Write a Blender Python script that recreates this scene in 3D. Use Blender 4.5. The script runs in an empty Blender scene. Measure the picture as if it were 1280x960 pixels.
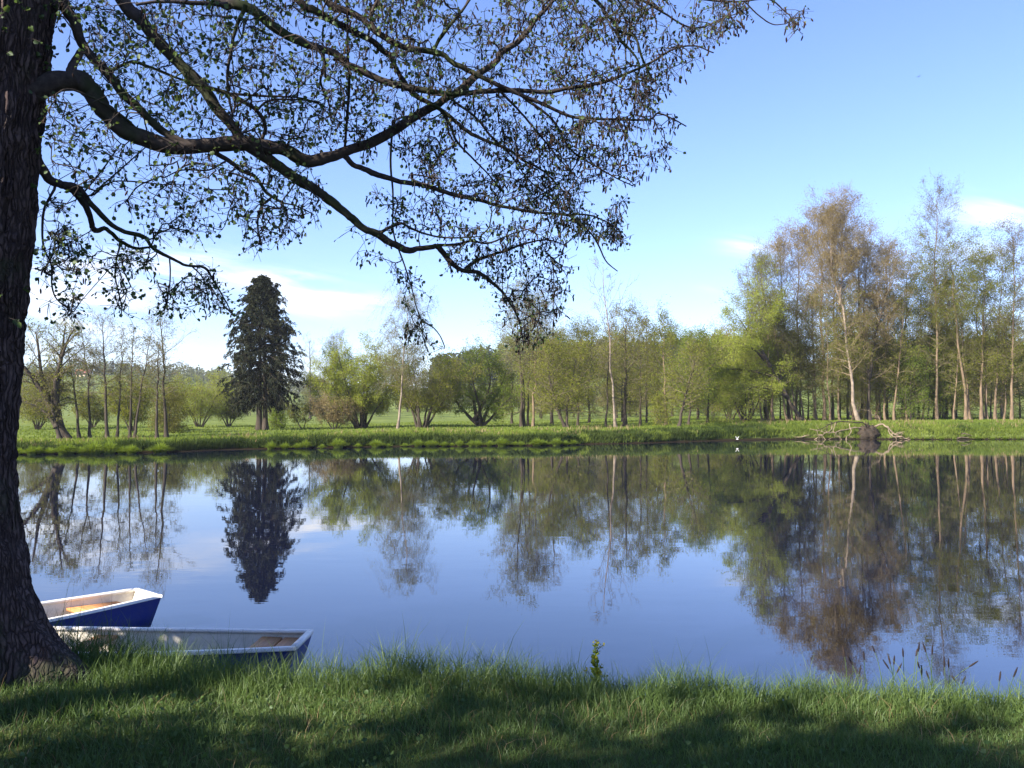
import bpy, math
import numpy as np
from mathutils import Vector

PI = math.pi
rng = np.random.default_rng(7)
scene = bpy.context.scene
C = scene.collection

# ------------------------------------------------------------------ camera frame
F = 1100.0            # focal length, in pixels of a 1280 wide picture
EYE = 2.6             # metres above the water
HZ = 514.0            # horizon row
PITCH = math.atan((HZ - 480.0) / F)
SUN_AZ = math.radians(-40.0)    # sun is to the left, a little behind the camera
SUN_EL = math.radians(31.0)
SUN_DIR = np.array([-math.cos(SUN_AZ) * math.cos(SUN_EL), math.sin(SUN_AZ) * math.cos(SUN_EL), math.sin(SUN_EL)])


def at(x, y, Y):
    """point at forward distance Y seen in direction (x, y)"""
    dx = (x - 640.0) / F
    dz = (480.0 - y) / F
    cp, sp = math.cos(PITCH), math.sin(PITCH)
    fy = cp - dz * sp
    fz = sp + dz * cp
    return np.array([dx / fy * Y, Y, EYE + fz / fy * Y])


def X_of(x, Y):
    return (x - 640.0) / F * Y


# ------------------------------------------------------------------ materials
def new_mat(name):
    m = bpy.data.materials.new(name)
    m.use_nodes = True
    nt = m.node_tree
    nt.nodes.clear()
    out = nt.nodes.new('ShaderNodeOutputMaterial')
    return m, nt, out


def N(nt, kind, **kw):
    n = nt.nodes.new('ShaderNode' + kind)
    for k, v in kw.items():
        if k in ('inputs',):
            for i, val in v.items():
                n.inputs[i].default_value = val
        else:
            setattr(n, k, v)
    return n


def ramp(nt, stops):
    r = nt.nodes.new('ShaderNodeValToRGB')
    el = r.color_ramp.elements
    while len(el) < len(stops):
        el.new(0.5)
    for e, (p, c) in zip(el, stops):
        e.position = p
        e.color = (c[0], c[1], c[2], 1)
    return r


def leaf_mat(name, dark, light, transl=0.45, gloss=0.0, rough=0.5):
    m, nt, out = new_mat(name)
    L = nt.links
    at_ = N(nt, 'Attribute', attribute_name='v')
    r = ramp(nt, [(0.0, dark), (1.0, light)])
    L.new(at_.outputs['Fac'], r.inputs[0])
    d = N(nt, 'BsdfDiffuse')
    t = N(nt, 'BsdfTranslucent')
    L.new(r.outputs[0], d.inputs[0])
    hs = N(nt, 'HueSaturation', inputs={'Hue': 0.49, 'Saturation': 1.15, 'Value': 1.15})
    L.new(r.outputs[0], hs.inputs['Color'])
    L.new(hs.outputs[0], t.inputs[0])
    mx = N(nt, 'MixShader', inputs={0: transl})
    L.new(d.outputs[0], mx.inputs[1])
    L.new(t.outputs[0], mx.inputs[2])
    last = mx
    if gloss > 0:
        g = N(nt, 'BsdfGlossy', inputs={'Roughness': rough})
        g.inputs[0].default_value = (0.8, 0.85, 0.9, 1)
        m2 = N(nt, 'MixShader', inputs={0: gloss})
        L.new(mx.outputs[0], m2.inputs[1])
        L.new(g.outputs[0], m2.inputs[2])
        last = m2
    L.new(last.outputs[0], out.inputs[0])
    return m


def bark_mat(name, c0, c1, scale=6.0, stretch=0.25, bump=0.02, moss=None, coords='Object'):
    m, nt, out = new_mat(name)
    L = nt.links
    tc = N(nt, 'TexCoord')
    mp = N(nt, 'Mapping')
    mp.inputs['Scale'].default_value = (1, 1, stretch)
    L.new(tc.outputs[coords], mp.inputs[0])
    nz = N(nt, 'TexNoise', inputs={'Scale': scale, 'Detail': 6.0, 'Roughness': 0.65})
    L.new(mp.outputs[0], nz.inputs['Vector'])
    r = ramp(nt, [(0.32, c0), (0.68, c1)])
    L.new(nz.outputs['Fac'], r.inputs[0])
    col = r.outputs[0]
    if moss:
        n2 = N(nt, 'TexNoise', inputs={'Scale': 2.3, 'Detail': 5.0})
        L.new(tc.outputs[coords], n2.inputs['Vector'])
        r2 = ramp(nt, [(0.52, (0, 0, 0)), (0.66, (1, 1, 1))])
        L.new(n2.outputs['Fac'], r2.inputs[0])
        mx = N(nt, 'MixRGB')
        L.new(r2.outputs[0], mx.inputs[0])
        L.new(col, mx.inputs[1])
        mx.inputs[2].default_value = (*moss, 1)
        col = mx.outputs[0]
    b = N(nt, 'BsdfPrincipled', inputs={'Roughness': 0.9})
    b.inputs['Specular IOR Level'].default_value = 0.2
    L.new(col, b.inputs['Base Color'])
    if bump:
        bp = N(nt, 'Bump', inputs={'Strength': 0.8, 'Distance': bump})
        L.new(nz.outputs['Fac'], bp.inputs['Height'])
        L.new(bp.outputs[0], b.inputs['Normal'])
    L.new(b.outputs[0], out.inputs[0])
    return m


def paint_mat(name, col, rough=0.4, var=0.15, dirt=(0.1, 0.09, 0.07), dirt_amt=0.3, scale=5.0):
    m, nt, out = new_mat(name)
    L = nt.links
    tc = N(nt, 'TexCoord')
    nz = N(nt, 'TexNoise', inputs={'Scale': scale, 'Detail': 8.0, 'Roughness': 0.7})
    L.new(tc.outputs['Object'], nz.inputs['Vector'])
    r = ramp(nt, [(0.45, (0, 0, 0)), (0.8, (dirt_amt,) * 3)])
    L.new(nz.outputs['Fac'], r.inputs[0])
    mx = N(nt, 'MixRGB')
    L.new(r.outputs[0], mx.inputs[0])
    mx.inputs[1].default_value = (*col, 1)
    mx.inputs[2].default_value = (*dirt, 1)
    b = N(nt, 'BsdfPrincipled', inputs={'Roughness': rough})
    L.new(mx.outputs[0], b.inputs['Base Color'])
    bp = N(nt, 'Bump', inputs={'Strength': 0.25, 'Distance': 0.004})
    L.new(nz.outputs['Fac'], bp.inputs['Height'])
    L.new(bp.outputs[0], b.inputs['Normal'])
    L.new(b.outputs[0], out.inputs[0])
    return m


def wood_mat(name, c0, c1):
    m, nt, out = new_mat(name)
    L = nt.links
    tc = N(nt, 'TexCoord')
    mp = N(nt, 'Mapping')
    mp.inputs['Scale'].default_value = (14, 1.2, 14)
    L.new(tc.outputs['Object'], mp.inputs[0])
    nz = N(nt, 'TexNoise', inputs={'Scale': 2.5, 'Detail': 6.0, 'Roughness': 0.6})
    L.new(mp.outputs[0], nz.inputs['Vector'])
    r = ramp(nt, [(0.3, c0), (0.7, c1)])
    L.new(nz.outputs['Fac'], r.inputs[0])
    b = N(nt, 'BsdfPrincipled', inputs={'Roughness': 0.55})
    L.new(r.outputs[0], b.inputs['Base Color'])
    L.new(b.outputs[0], out.inputs[0])
    return m


M = {}
M['alder_leaf'] = leaf_mat('alder_leaf', (0.035, 0.060, 0.024), (0.095, 0.145, 0.042), 0.50, 0.02, 0.5)
M['catkin'] = leaf_mat('catkin', (0.018, 0.013, 0.012), (0.045, 0.03, 0.025), 0.0)


def plated_bark():
    m, nt, out = new_mat('alder_bark')
    L = nt.links
    tc = N(nt, 'TexCoord')
    wob = N(nt, 'TexNoise', inputs={'Scale': 5.0, 'Detail': 4.0})
    L.new(tc.outputs['Object'], wob.inputs['Vector'])
    ad = N(nt, 'VectorMath', operation='MULTIPLY_ADD')
    L.new(wob.outputs['Color'], ad.inputs[0])
    ad.inputs[1].default_value = (.10, .10, .10)
    L.new(tc.outputs['Object'], ad.inputs[2])
    mp = N(nt, 'Mapping')
    mp.inputs['Scale'].default_value = (1, 1, .10)
    L.new(ad.outputs[0], mp.inputs[0])
    vo = N(nt, 'TexVoronoi', feature='DISTANCE_TO_EDGE', inputs={'Scale': 42.0, 'Randomness': 1.0})
    L.new(mp.outputs[0], vo.inputs['Vector'])
    crack = N(nt, 'MapRange', inputs={'From Min': 0.0, 'From Max': 0.22})
    L.new(vo.outputs['Distance'], crack.inputs['Value'])
    nz = N(nt, 'TexNoise', inputs={'Scale': 38.0, 'Detail': 6.0, 'Roughness': 0.7})
    mp2 = N(nt, 'Mapping')
    mp2.inputs['Scale'].default_value = (1, 1, .4)
    L.new(tc.outputs['Object'], mp2.inputs[0])
    L.new(mp2.outputs[0], nz.inputs['Vector'])
    r = ramp(nt, [(0.3, (0.040, 0.027, 0.027)), (0.7, (0.125, 0.088, 0.082))])
    L.new(nz.outputs['Fac'], r.inputs[0])
    mx = N(nt, 'MixRGB')
    L.new(crack.outputs[0], mx.inputs[0])
    mx.inputs[1].default_value = (0.030, 0.021, 0.021, 1)
    L.new(r.outputs[0], mx.inputs[2])
    n2 = N(nt, 'TexNoise', inputs={'Scale': 2.3, 'Detail': 6.0, 'Roughness': 0.7})
    L.new(tc.outputs['Object'], n2.inputs['Vector'])
    r2 = ramp(nt, [(0.54, (0, 0, 0)), (0.68, (.8, .8, .8))])
    L.new(n2.outputs['Fac'], r2.inputs[0])
    m3 = N(nt, 'MixRGB')
    L.new(r2.outputs[0], m3.inputs[0])
    L.new(mx.outputs[0], m3.inputs[1])
    m3.inputs[2].default_value = (0.040, 0.048, 0.026, 1)
    hs = N(nt, 'Math', operation='MULTIPLY_ADD')
    L.new(nz.outputs['Fac'], hs.inputs[0])
    hs.inputs[1].default_value = .5
    L.new(crack.outputs[0], hs.inputs[2])
    bp = N(nt, 'Bump', inputs={'Strength': 1.0, 'Distance': 0.014})
    L.new(hs.outputs[0], bp.inputs['Height'])
    bb = N(nt, 'BsdfPrincipled', inputs={'Roughness': 0.9})
    bb.inputs['Specular IOR Level'].default_value = 0.2
    L.new(m3.outputs[0], bb.inputs['Base Color'])
    L.new(bp.outputs[0], bb.inputs['Normal'])
    L.new(bb.outputs[0], out.inputs[0])
    return m


M['alder_bark'] = plated_bark()
M['alder_branch'] = bark_mat('alder_branch', (0.022, 0.018, 0.017), (0.060, 0.048, 0.044), 22.0, 1.0, 0.004, (0.03, 0.04, 0.016))
M['willow_leaf'] = leaf_mat('willow_leaf', (0.160, 0.200, 0.036), (0.325, 0.370, 0.072), 0.55)
M['olive_leaf'] = leaf_mat('olive_leaf', (0.105, 0.125, 0.022), (0.225, 0.240, 0.044), 0.52)
M['green_leaf'] = leaf_mat('green_leaf', (0.085, 0.13, 0.022), (0.185, 0.250, 0.042), 0.52)
M['dull_leaf'] = leaf_mat('dull_leaf', (0.085, 0.092, 0.024), (0.180, 0.180, 0.048), 0.52)
M['brown_bud'] = leaf_mat('brown_bud', (0.145, 0.115, 0.050), (0.29, 0.235, 0.110), 0.45)
M['pale_leaf'] = leaf_mat('pale_leaf', (0.13, 0.145, 0.07), (0.23, 0.25, 0.12), 0.5)
M['bare_twig'] = leaf_mat('bare_twig', (0.075, 0.065, 0.045), (0.15, 0.135, 0.08), 0.3)
M['needle'] = leaf_mat('needle', (0.010, 0.015, 0.010), (0.044, 0.048, 0.026), 0.12)
M['twig'] = bark_mat('twig', (0.085, 0.072, 0.042), (0.165, 0.140, 0.085), 3.0, 1.0, 0.0)
M['twig_red'] = bark_mat('twig_red', (0.12, 0.095, 0.058), (0.22, 0.175, 0.105), 3.0, 1.0, 0.0)
M['dark_bark'] = bark_mat('dark_bark', (0.024, 0.019, 0.015), (0.065, 0.052, 0.040), 3.0, 0.3, 0.0)
M['tan_bark'] = bark_mat('tan_bark', (0.085, 0.060, 0.040), (0.21, 0.155, 0.105), 2.5, 0.4, 0.0)
M['birch_bark'] = bark_mat('birch_bark', (0.09, 0.07, 0.055), (0.27, 0.22, 0.175), 1.8, 1.0, 0.0)
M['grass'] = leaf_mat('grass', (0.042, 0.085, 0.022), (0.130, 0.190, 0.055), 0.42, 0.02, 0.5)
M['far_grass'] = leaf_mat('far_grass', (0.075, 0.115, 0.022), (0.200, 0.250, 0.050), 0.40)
M['shaded_weed'] = leaf_mat('shaded_weed', (0.022, 0.040, 0.012), (0.070, 0.095, 0.026), 0.3)  # weed green darkened to stand in for shade on the bank face
M['sedge'] = leaf_mat('sedge', (0.070, 0.115, 0.020), (0.205, 0.275, 0.046), 0.42)
M['straw'] = leaf_mat('straw', (0.16, 0.11, 0.06), (0.33, 0.26, 0.15), 0.3)
M['dry_stalk'] = leaf_mat('dry_stalk', (0.022, 0.018, 0.020), (0.045, 0.034, 0.03), 0.1)
M['yellow_leaf'] = leaf_mat('yellow_leaf', (0.10, 0.13, 0.02), (0.24, 0.22, 0.03), 0.4)
M['conifer_far'] = leaf_mat('conifer_far', (0.018, 0.026, 0.020), (0.050, 0.060, 0.036), 0.2)
M['wood_far'] = leaf_mat('wood_far', (0.050, 0.062, 0.024), (0.125, 0.135, 0.050), 0.35)
M['boat_blue'] = paint_mat('boat_blue', (0.010, 0.026, 0.19), 0.45, dirt=(0.045, 0.06, 0.16), dirt_amt=0.8, scale=9.0)
M['boat_white'] = paint_mat('boat_white', (0.66, 0.62, 0.54), 0.5, dirt=(0.30, 0.26, 0.19), dirt_amt=0.8)
M['boat_rim'] = paint_mat('boat_rim', (0.78, 0.76, 0.72), 0.4, dirt=(0.4, 0.36, 0.3), dirt_amt=0.4)
M['seat_wood'] = wood_mat('seat_wood', (0.33, 0.135, 0.042), (0.58, 0.28, 0.105))
M['steel'] = paint_mat('steel', (0.6, 0.6, 0.6), 0.3)
M['driftwood'] = bark_mat('driftwood', (0.08, 0.06, 0.042), (0.27, 0.21, 0.15), 2.5, 1.0, 0.01)
M['root_soil'] = bark_mat('root_soil', (0.012, 0.010, 0.008), (0.05, 0.038, 0.028), 3.0, 1.0, 0.05)
M['bird_white'] = paint_mat('bird_white', (0.55, 0.55, 0.56), 0.7, dirt_amt=0.1)
M['bird_dark'] = paint_mat('bird_dark', (0.05, 0.035, 0.045), 0.7, dirt_amt=0.1)
M['plaster_cream'] = paint_mat('plaster_cream', (0.60, 0.48, 0.30), 0.8)
M['plaster_white'] = paint_mat('plaster_white', (0.66, 0.62, 0.58), 0.8)
M['roof_red'] = paint_mat('roof_red', (0.36, 0.11, 0.065), 0.8)
M['roof_grey'] = paint_mat('roof_grey', (0.14, 0.12, 0.115), 0.8)
M['window_glass'] = paint_mat('window_glass', (0.03, 0.035, 0.045), 0.1)


# ------------------------------------------------------------------ mesh building
def build(name, V, blocks, mats, parent=None, vattr=None, smooth=False, link=True):
    """blocks: list of (faces (K,n) int array, material slot)"""
    me = bpy.data.meshes.new(name)
    V = np.ascontiguousarray(V, dtype=np.float32)
    me.vertices.add(len(V))
    me.vertices.foreach_set('co', V.ravel())
    idx, tot, mi = [], [], []
    for f, m in blocks:
        f = np.asarray(f, dtype=np.int32)
        if f.size == 0:
            continue
        idx.append(f.ravel())
        tot.append(np.full(len(f), f.shape[1], np.int32))
        mi.append(np.full(len(f), m, np.int32))
    idx = np.concatenate(idx)
    tot = np.concatenate(tot)
    mi = np.concatenate(mi)
    me.loops.add(len(idx))
    me.loops.foreach_set('vertex_index', idx)
    me.polygons.add(len(tot))
    st = np.zeros(len(tot), np.int32)
    st[1:] = np.cumsum(tot)[:-1]
    me.polygons.foreach_set('loop_start', st)
    me.polygons.foreach_set('loop_total', tot)
    for m in mats:
        me.materials.append(m)
    me.polygons.foreach_set('material_index', mi)
    if smooth:
        me.polygons.foreach_set('use_smooth', np.ones(len(tot), bool))
    if vattr is not None:
        a = me.attributes.new('v', 'FLOAT', 'POINT')
        a.data.foreach_set('value', np.ascontiguousarray(vattr, dtype=np.float32))
    me.update(calc_edges=True)
    me.validate()
    o = bpy.data.objects.new(name, me)
    if link:
        C.objects.link(o)
    if parent is not None:
        o.parent = parent
    return o


def tag(o, label, cat, group=None, kind=None):
    o['label'] = label
    o['category'] = cat
    if group:
        o['group'] = group
    if kind:
        o['kind'] = kind
    return o


def empty(name, loc, rz=0.0):
    o = bpy.data.objects.new(name, None)
    C.objects.link(o)
    o.location = Vector(loc)
    o.rotation_euler = (0, 0, rz)
    o.empty_display_size = 0.2
    return o


def copy_thing(root, name=None):
    def rec(o, par):
        c = o.copy()
        C.objects.link(c)
        if par is not None:
            c.parent = par
        for ch in list(o.children):
            rec(ch, c)
        return c
    return rec(root, None)


def norm(a):
    return a / np.maximum(np.linalg.norm(a, axis=-1, keepdims=True), 1e-9)


class Geo:
    """collects vertices, faces and a random value per piece"""

    def __init__(self):
        self.V, self.B, self.A, self.n = [], [], [], 0

    def add(self, V, faces, slot=0, val=None):
        V = np.asarray(V, float).reshape(-1, 3)
        if len(V) == 0:
            return
        self.V.append(V)
        for f in (faces if isinstance(faces, list) else [faces]):
            self.B.append((np.asarray(f) + self.n, slot))
        self.A.append(np.full(len(V), 0.5) if val is None else np.asarray(val, float))
        self.n += len(V)

    def tubes(self, P, R, sides=4, slot=0, cap=False):
        """P (B,N,3) polylines, R (B,N) radii"""
        P = np.asarray(P, float)
        if P.ndim == 2:
            P = P[None]
        R = np.asarray(R, float)
        if R.ndim == 1:
            R = np.broadcast_to(R, P.shape[:2])
        B, n, _ = P.shape
        if B == 0:
            return
        T = np.empty_like(P)
        T[:, 1:-1] = P[:, 2:] - P[:, :-2]
        T[:, 0] = P[:, 1] - P[:, 0]
        T[:, -1] = P[:, -1] - P[:, -2]
        T = norm(T)
        mean = norm(P[:, -1] - P[:, 0])
        ref = np.where(np.abs(mean[:, 2:3]) > 0.8, np.array([[1., 0, 0]]), np.array([[0, 0, 1.]]))
        U = norm(np.cross(T, ref[:, None, :]))
        W = np.cross(T, U)
        a = np.arange(sides) * 2 * PI / sides
        ring = U[:, :, None, :] * np.cos(a)[None, None, :, None] + W[:, :, None, :] * np.sin(a)[None, None, :, None]
        V = P[:, :, None, :] + ring * R[:, :, None, None]
        base = (np.arange(B) * n * sides)[:, None, None]
        i = (np.arange(n - 1) * sides)[None, :, None]
        k = np.arange(sides)[None, None, :]
        k2 = (k + 1) % sides
        f = np.stack([base + i + k, base + i + k2, base + i + sides + k2, base + i + sides + k], -1).reshape(-1, 4)
        fs = [f]
        if cap:
            fs.append(np.stack([(np.arange(B) * n * sides) + (n - 1) * sides + q for q in range(sides)], -1))
        self.add(V.reshape(-1, 3), fs, slot, np.repeat(rng.random(B), n * sides))

    def kites(self, P, D, size, width=0.6, slot=0, val=None):
        """flat four cornered leaves at P, pointing along D"""
        M_ = len(P)
        if M_ == 0:
            return
        D = norm(D)
        S = norm(np.cross(D, rng.normal(size=(M_, 3))))
        size = np.broadcast_to(np.asarray(size, float), (M_,))[:, None]
        V = np.stack([P, P + D * size * 0.5 + S * size * width * 0.5, P + D * size, P + D * size * 0.5 - S * size * width * 0.5], 1)
        f = np.arange(M_ * 4).reshape(-1, 4)
        v = rng.random(M_) if val is None else np.clip(val, 0, 1)
        self.add(V.reshape(-1, 3), f, slot, np.repeat(v, 4))

    def leaves(self, P, D, size, slot=0, val=None, width=0.8):
        """broad leaves folded along the midrib, six corners"""
        M_ = len(P)
        if M_ == 0:
            return
        D = norm(D)
        S = norm(np.cross(D, rng.normal(size=(M_, 3))))
        Nn = np.cross(S, D)
        s = np.broadcast_to(np.asarray(size, float), (M_,))[:, None]
        w = s * width * 0.5
        fold = Nn * s * 0.12
        V = np.stack([P, P + D * s * 0.35 + S * w + fold, P + D * s * 0.75 + S * w * 0.85 + fold, P + D * s - Nn * s * 0.1,
                      P + D * s * 0.75 - S * w * 0.85 + fold, P + D * s * 0.35 - S * w + fold], 1)
        b = (np.arange(M_) * 6)[:, None]
        f = np.concatenate([b + np.array([[0, 1, 2, 3]]), b + np.array([[0, 3, 4, 5]])])
        v = rng.random(M_) if val is None else np.clip(val, 0, 1)
        self.add(V.reshape(-1, 3), f, slot, np.repeat(v, 6))

    def blades(self, P, h, w, lean, slot=0, val=None, seg=3, droop=0.5):
        """tapered grass blades with a bend"""
        K = len(P)
        if K == 0:
            return
        ang = rng.random(K) * 2 * PI
        side = np.stack([np.cos(ang), np.sin(ang), np.zeros(K)], -1)
        az = rng.random(K) * 2 * PI
        out = np.stack([np.cos(az), np.sin(az), np.zeros(K)], -1)
        if lean.ndim == 2:
            ld = lean
        else:
            ld = out * lean[:, None]
        rows = []
        ts = np.linspace(0, 1, seg + 1)
        for t in ts[:-1]:
            c = P + np.stack([np.zeros(K), np.zeros(K), h * (t - droop * np.linalg.norm(ld, axis=1) * t * t * 0.6)], -1) + ld * (h * t * t)[:, None]
            wd = (w * (1 - 0.75 * t) * 0.5)[:, None]
            rows += [c - side * wd, c + side * wd]
        tip = P + np.stack([np.zeros(K), np.zeros(K), h * (1 - droop * np.linalg.norm(ld, axis=1) * 0.6)], -1) + ld * h[:, None]
        rows.append(tip)
        nv = len(rows)
        V = np.stack(rows, 1)
        b = (np.arange(K) * nv)[:, None]
        fs = [b + np.array([[2 * i, 2 * i + 1, 2 * i + 3, 2 * i + 2]]) for i in range(seg - 1)]
        quad = np.concatenate(fs) if fs else np.zeros((0, 4), int)
        tri = b + np.array([[nv - 3, nv - 2, nv - 1]])
        v = rng.random(K) if val is None else np.clip(val, 0, 1)
        self.add(V.reshape(-1, 3), [quad, tri], slot, np.repeat(v, nv))

    def box(self, c, s, slot=0, rot=None):
        c = np.asarray(c, float)
        x, y, z = np.asarray(s, float) / 2
        v = np.array([[-x, -y, -z], [x, -y, -z], [x, y, -z], [-x, y, -z], [-x, -y, z], [x, -y, z], [x, y, z], [-x, y, z]])
        f = np.array([[0, 3, 2, 1], [4, 5, 6, 7], [0, 1, 5, 4], [1, 2, 6, 5], [2, 3, 7, 6], [3, 0, 4, 7]])
        self.add(v + c, f, slot)

    def make(self, name, mats, parent=None, smooth=False):
        if not isinstance(mats, (list, tuple)):
            mats = [mats]
        return build(name, np.concatenate(self.V), self.B, mats, parent, np.concatenate(self.A), smooth)


def catmull(P, per=6):
    P = np.asarray(P, float)
    Q = np.vstack([2 * P[0] - P[1], P, 2 * P[-1] - P[-2]])
    out = []
    for i in range(1, len(Q) - 2):
        p0, p1, p2, p3 = Q[i - 1], Q[i], Q[i + 1], Q[i + 2]
        for t in np.linspace(0, 1, per, endpoint=False):
            out.append(0.5 * ((2 * p1) + (p2 - p0) * t + (2 * p0 - 5 * p1 + 4 * p2 - p3) * t * t + (3 * p1 - p0 - 3 * p2 + p3) * t ** 3))
    out.append(Q[-2])
    return np.array(out)


# cheap smooth value noise on the plane
_tab = np.random.default_rng(3).random((256, 256))


def vnoise(x, y):
    x = np.asarray(x, float)
    y = np.asarray(y, float)
    xi, yi = np.floor(x).astype(int), np.floor(y).astype(int)
    fx, fy = x - xi, y - yi
    fx, fy = fx * fx * (3 - 2 * fx), fy * fy * (3 - 2 * fy)
    g = lambda a, b: _tab[a % 256, b % 256]
    return (g(xi, yi) * (1 - fx) * (1 - fy) + g(xi + 1, yi) * fx * (1 - fy) + g(xi, yi + 1) * (1 - fx) * fy + g(xi + 1, yi + 1) * fx * fy)


def fbm(x, y, o=4):
    s, a, t = 0, 1.0, 0
    for i in range(o):
        s = s + a * vnoise(x * 2 ** i + 17 * i, y * 2 ** i + 5 * i)
        t += a
        a *= 0.5
    return s / t


def sstep(a, b, x):
    t = np.clip((np.asarray(x, float) - a) / (b - a), 0, 1)
    return t * t * (3 - 2 * t)


# ------------------------------------------------------------------ terrain functions
def near_edge(x):
    x = np.asarray(x, float)
    e = np.interp(x, [-30, -8, -4, -2, -0.9, 0, 1, 2, 3, 6, 30], [6.4, 6.2, 5.75, 5.58, 5.45, 5.36, 5.28, 5.12, 4.95, 4.8, 4.8])
    return e + (fbm(x * 1.3 + 40, x * 0 + 2.0, 3) - 0.5) * 0.35


def near_z(x, y):
    d = np.asarray(y, float) - near_edge(x)
    z = 1.0 - 1.5 * sstep(-0.15, 1.5, d) - 0.05 * sstep(-1.2, 0, d)
    z = z + (fbm(x * 1.1, np.asarray(y) * 1.1, 3) - 0.5) * 0.10 * sstep(0.6, -0.4, d)
    z = z + 0.06 * np.exp(-((x + 3.6) ** 2 + (y - 5.3) ** 2) / 1.5)
    return z


SH_X = [-400, -80, -29.4, -22, -18.9, -14.7, -6, 3.7, 5.7, 10.5, 18.4, 26.8, 36.5, 47.7, 120, 500]
SH_Y = [40, 47, 53.5, 55.5, 60, 62, 65.8, 67.0, 69.5, 71.5, 78, 82, 81.5, 82, 90, 110]


def far_edge(x):
    x = np.asarray(x, float)
    return np.interp(x, SH_X, SH_Y) + (fbm(x * 0.25 + 9, x * 0 + 4, 4) - 0.5) * 1.3


def far_z(x, y):
    x = np.asarray(x, float)
    y = np.asarray(y, float)
    d = y - far_edge(x)
    hb = np.interp(x, [-60, -30, -20, -10, 0, 12, 25, 60], [0.55, 0.55, 0.65, 0.85, 0.95, 1.05, 1.45, 1.6])
    z = -0.5 + (0.5 + 0.05) * sstep(-2.5, 0.0, d) + (hb - 0.05) * (0.45 * sstep(0, 0.5, d) + 0.55 * sstep(0.3, 4.5, d))
    z = z + np.clip(d, 0, 400) * 0.0032 + 0.10 * (fbm(x * 0.35, y * 0.35, 3) - 0.5) * sstep(0, 2, d)
    # hills
    u = x / np.maximum(y, 1) * F + 640.0          # bearing
    left = np.interp(u, [-700, -200, 20, 90, 180, 260, 340, 450, 600, 900], [16, 22, 24, 27, 25, 22, 15, 9, 6, 3])
    mid = np.interp(u, [200, 400, 480, 560, 600, 660, 760, 880, 1000, 1200, 1500, 2500], [0, 2, 5, 11, 14, 16, 18, 19, 20, 21, 21, 18])
    z = z + left * sstep(300, 640, y) * (0.85 + 0.3 * fbm(x * 0.012, y * 0.012, 3))
    z = z + mid * sstep(190, 400, y) * (0.85 + 0.3 * fbm(x * 0.015, y * 0.015, 3))
    return z


# ------------------------------------------------------------------ ground, water
def grid(name, xs, ys, zf, mat, yoff=None):
    X, S = np.meshgrid(xs, ys)
    Y = S if yoff is None else S + yoff(X)
    V = np.stack([X, Y, zf(X, Y)], -1).reshape(-1, 3)
    nx, ny = len(xs), len(ys)
    i, j = np.meshgrid(np.arange(nx - 1), np.arange(ny - 1))
    a = (j * nx + i).ravel()
    f = np.stack([a, a + 1, a + nx + 1, a + nx], -1)
    return build(name, V, [(f, 0)], [mat], smooth=True)


def ground_mat(name, dark, light, earth, zlow, zhigh, scale=0.6):
    m, nt, out = new_mat(name)
    L = nt.links
    g = N(nt, 'NewGeometry')
    nz = N(nt, 'TexNoise', inputs={'Scale': scale, 'Detail': 8.0, 'Roughness': 0.68})
    L.new(g.outputs['Position'], nz.inputs['Vector'])
    r = ramp(nt, [(0.35, dark), (0.66, light)])
    L.new(nz.outputs['Fac'], r.inputs[0])
    sx = N(nt, 'SeparateXYZ')
    L.new(g.outputs['Position'], sx.inputs[0])
    mr = N(nt, 'MapRange', inputs={'From Min': zlow, 'From Max': zhigh})
    L.new(sx.outputs['Z'], mr.inputs['Value'])
    mx = N(nt, 'MixRGB')
    L.new(mr.outputs[0], mx.inputs[0])
    mx.inputs[1].default_value = (*earth, 1)
    L.new(r.outputs[0], mx.inputs[2])
    b = N(nt, 'BsdfDiffuse')
    L.new(mx.outputs[0], b.inputs[0])
    L.new(b.outputs[0], out.inputs[0])
    return m


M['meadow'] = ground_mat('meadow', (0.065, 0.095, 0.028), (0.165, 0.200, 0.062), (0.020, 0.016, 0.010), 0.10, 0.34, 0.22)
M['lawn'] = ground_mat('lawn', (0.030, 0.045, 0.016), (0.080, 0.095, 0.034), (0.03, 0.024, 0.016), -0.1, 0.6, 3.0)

xs = np.concatenate([np.linspace(-60, -9, 60), np.linspace(-8.9, 8.9, 240), np.linspace(9, 60, 60)])
ys = np.concatenate([np.linspace(-30, 2, 30), np.linspace(2.1, 8.5, 110)])
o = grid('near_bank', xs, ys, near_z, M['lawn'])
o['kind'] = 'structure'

xs = np.concatenate([np.linspace(-1500, -110, 45), np.linspace(-105, 105, 420), np.linspace(110, 1500, 45)])
ds = np.concatenate([np.linspace(-4, 6, 41), np.linspace(6.5, 60, 60), np.geomspace(62, 2200, 70)])
o = grid('meadow', xs, ds, far_z, M['meadow'], far_edge)
o['kind'] = 'structure'


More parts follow.
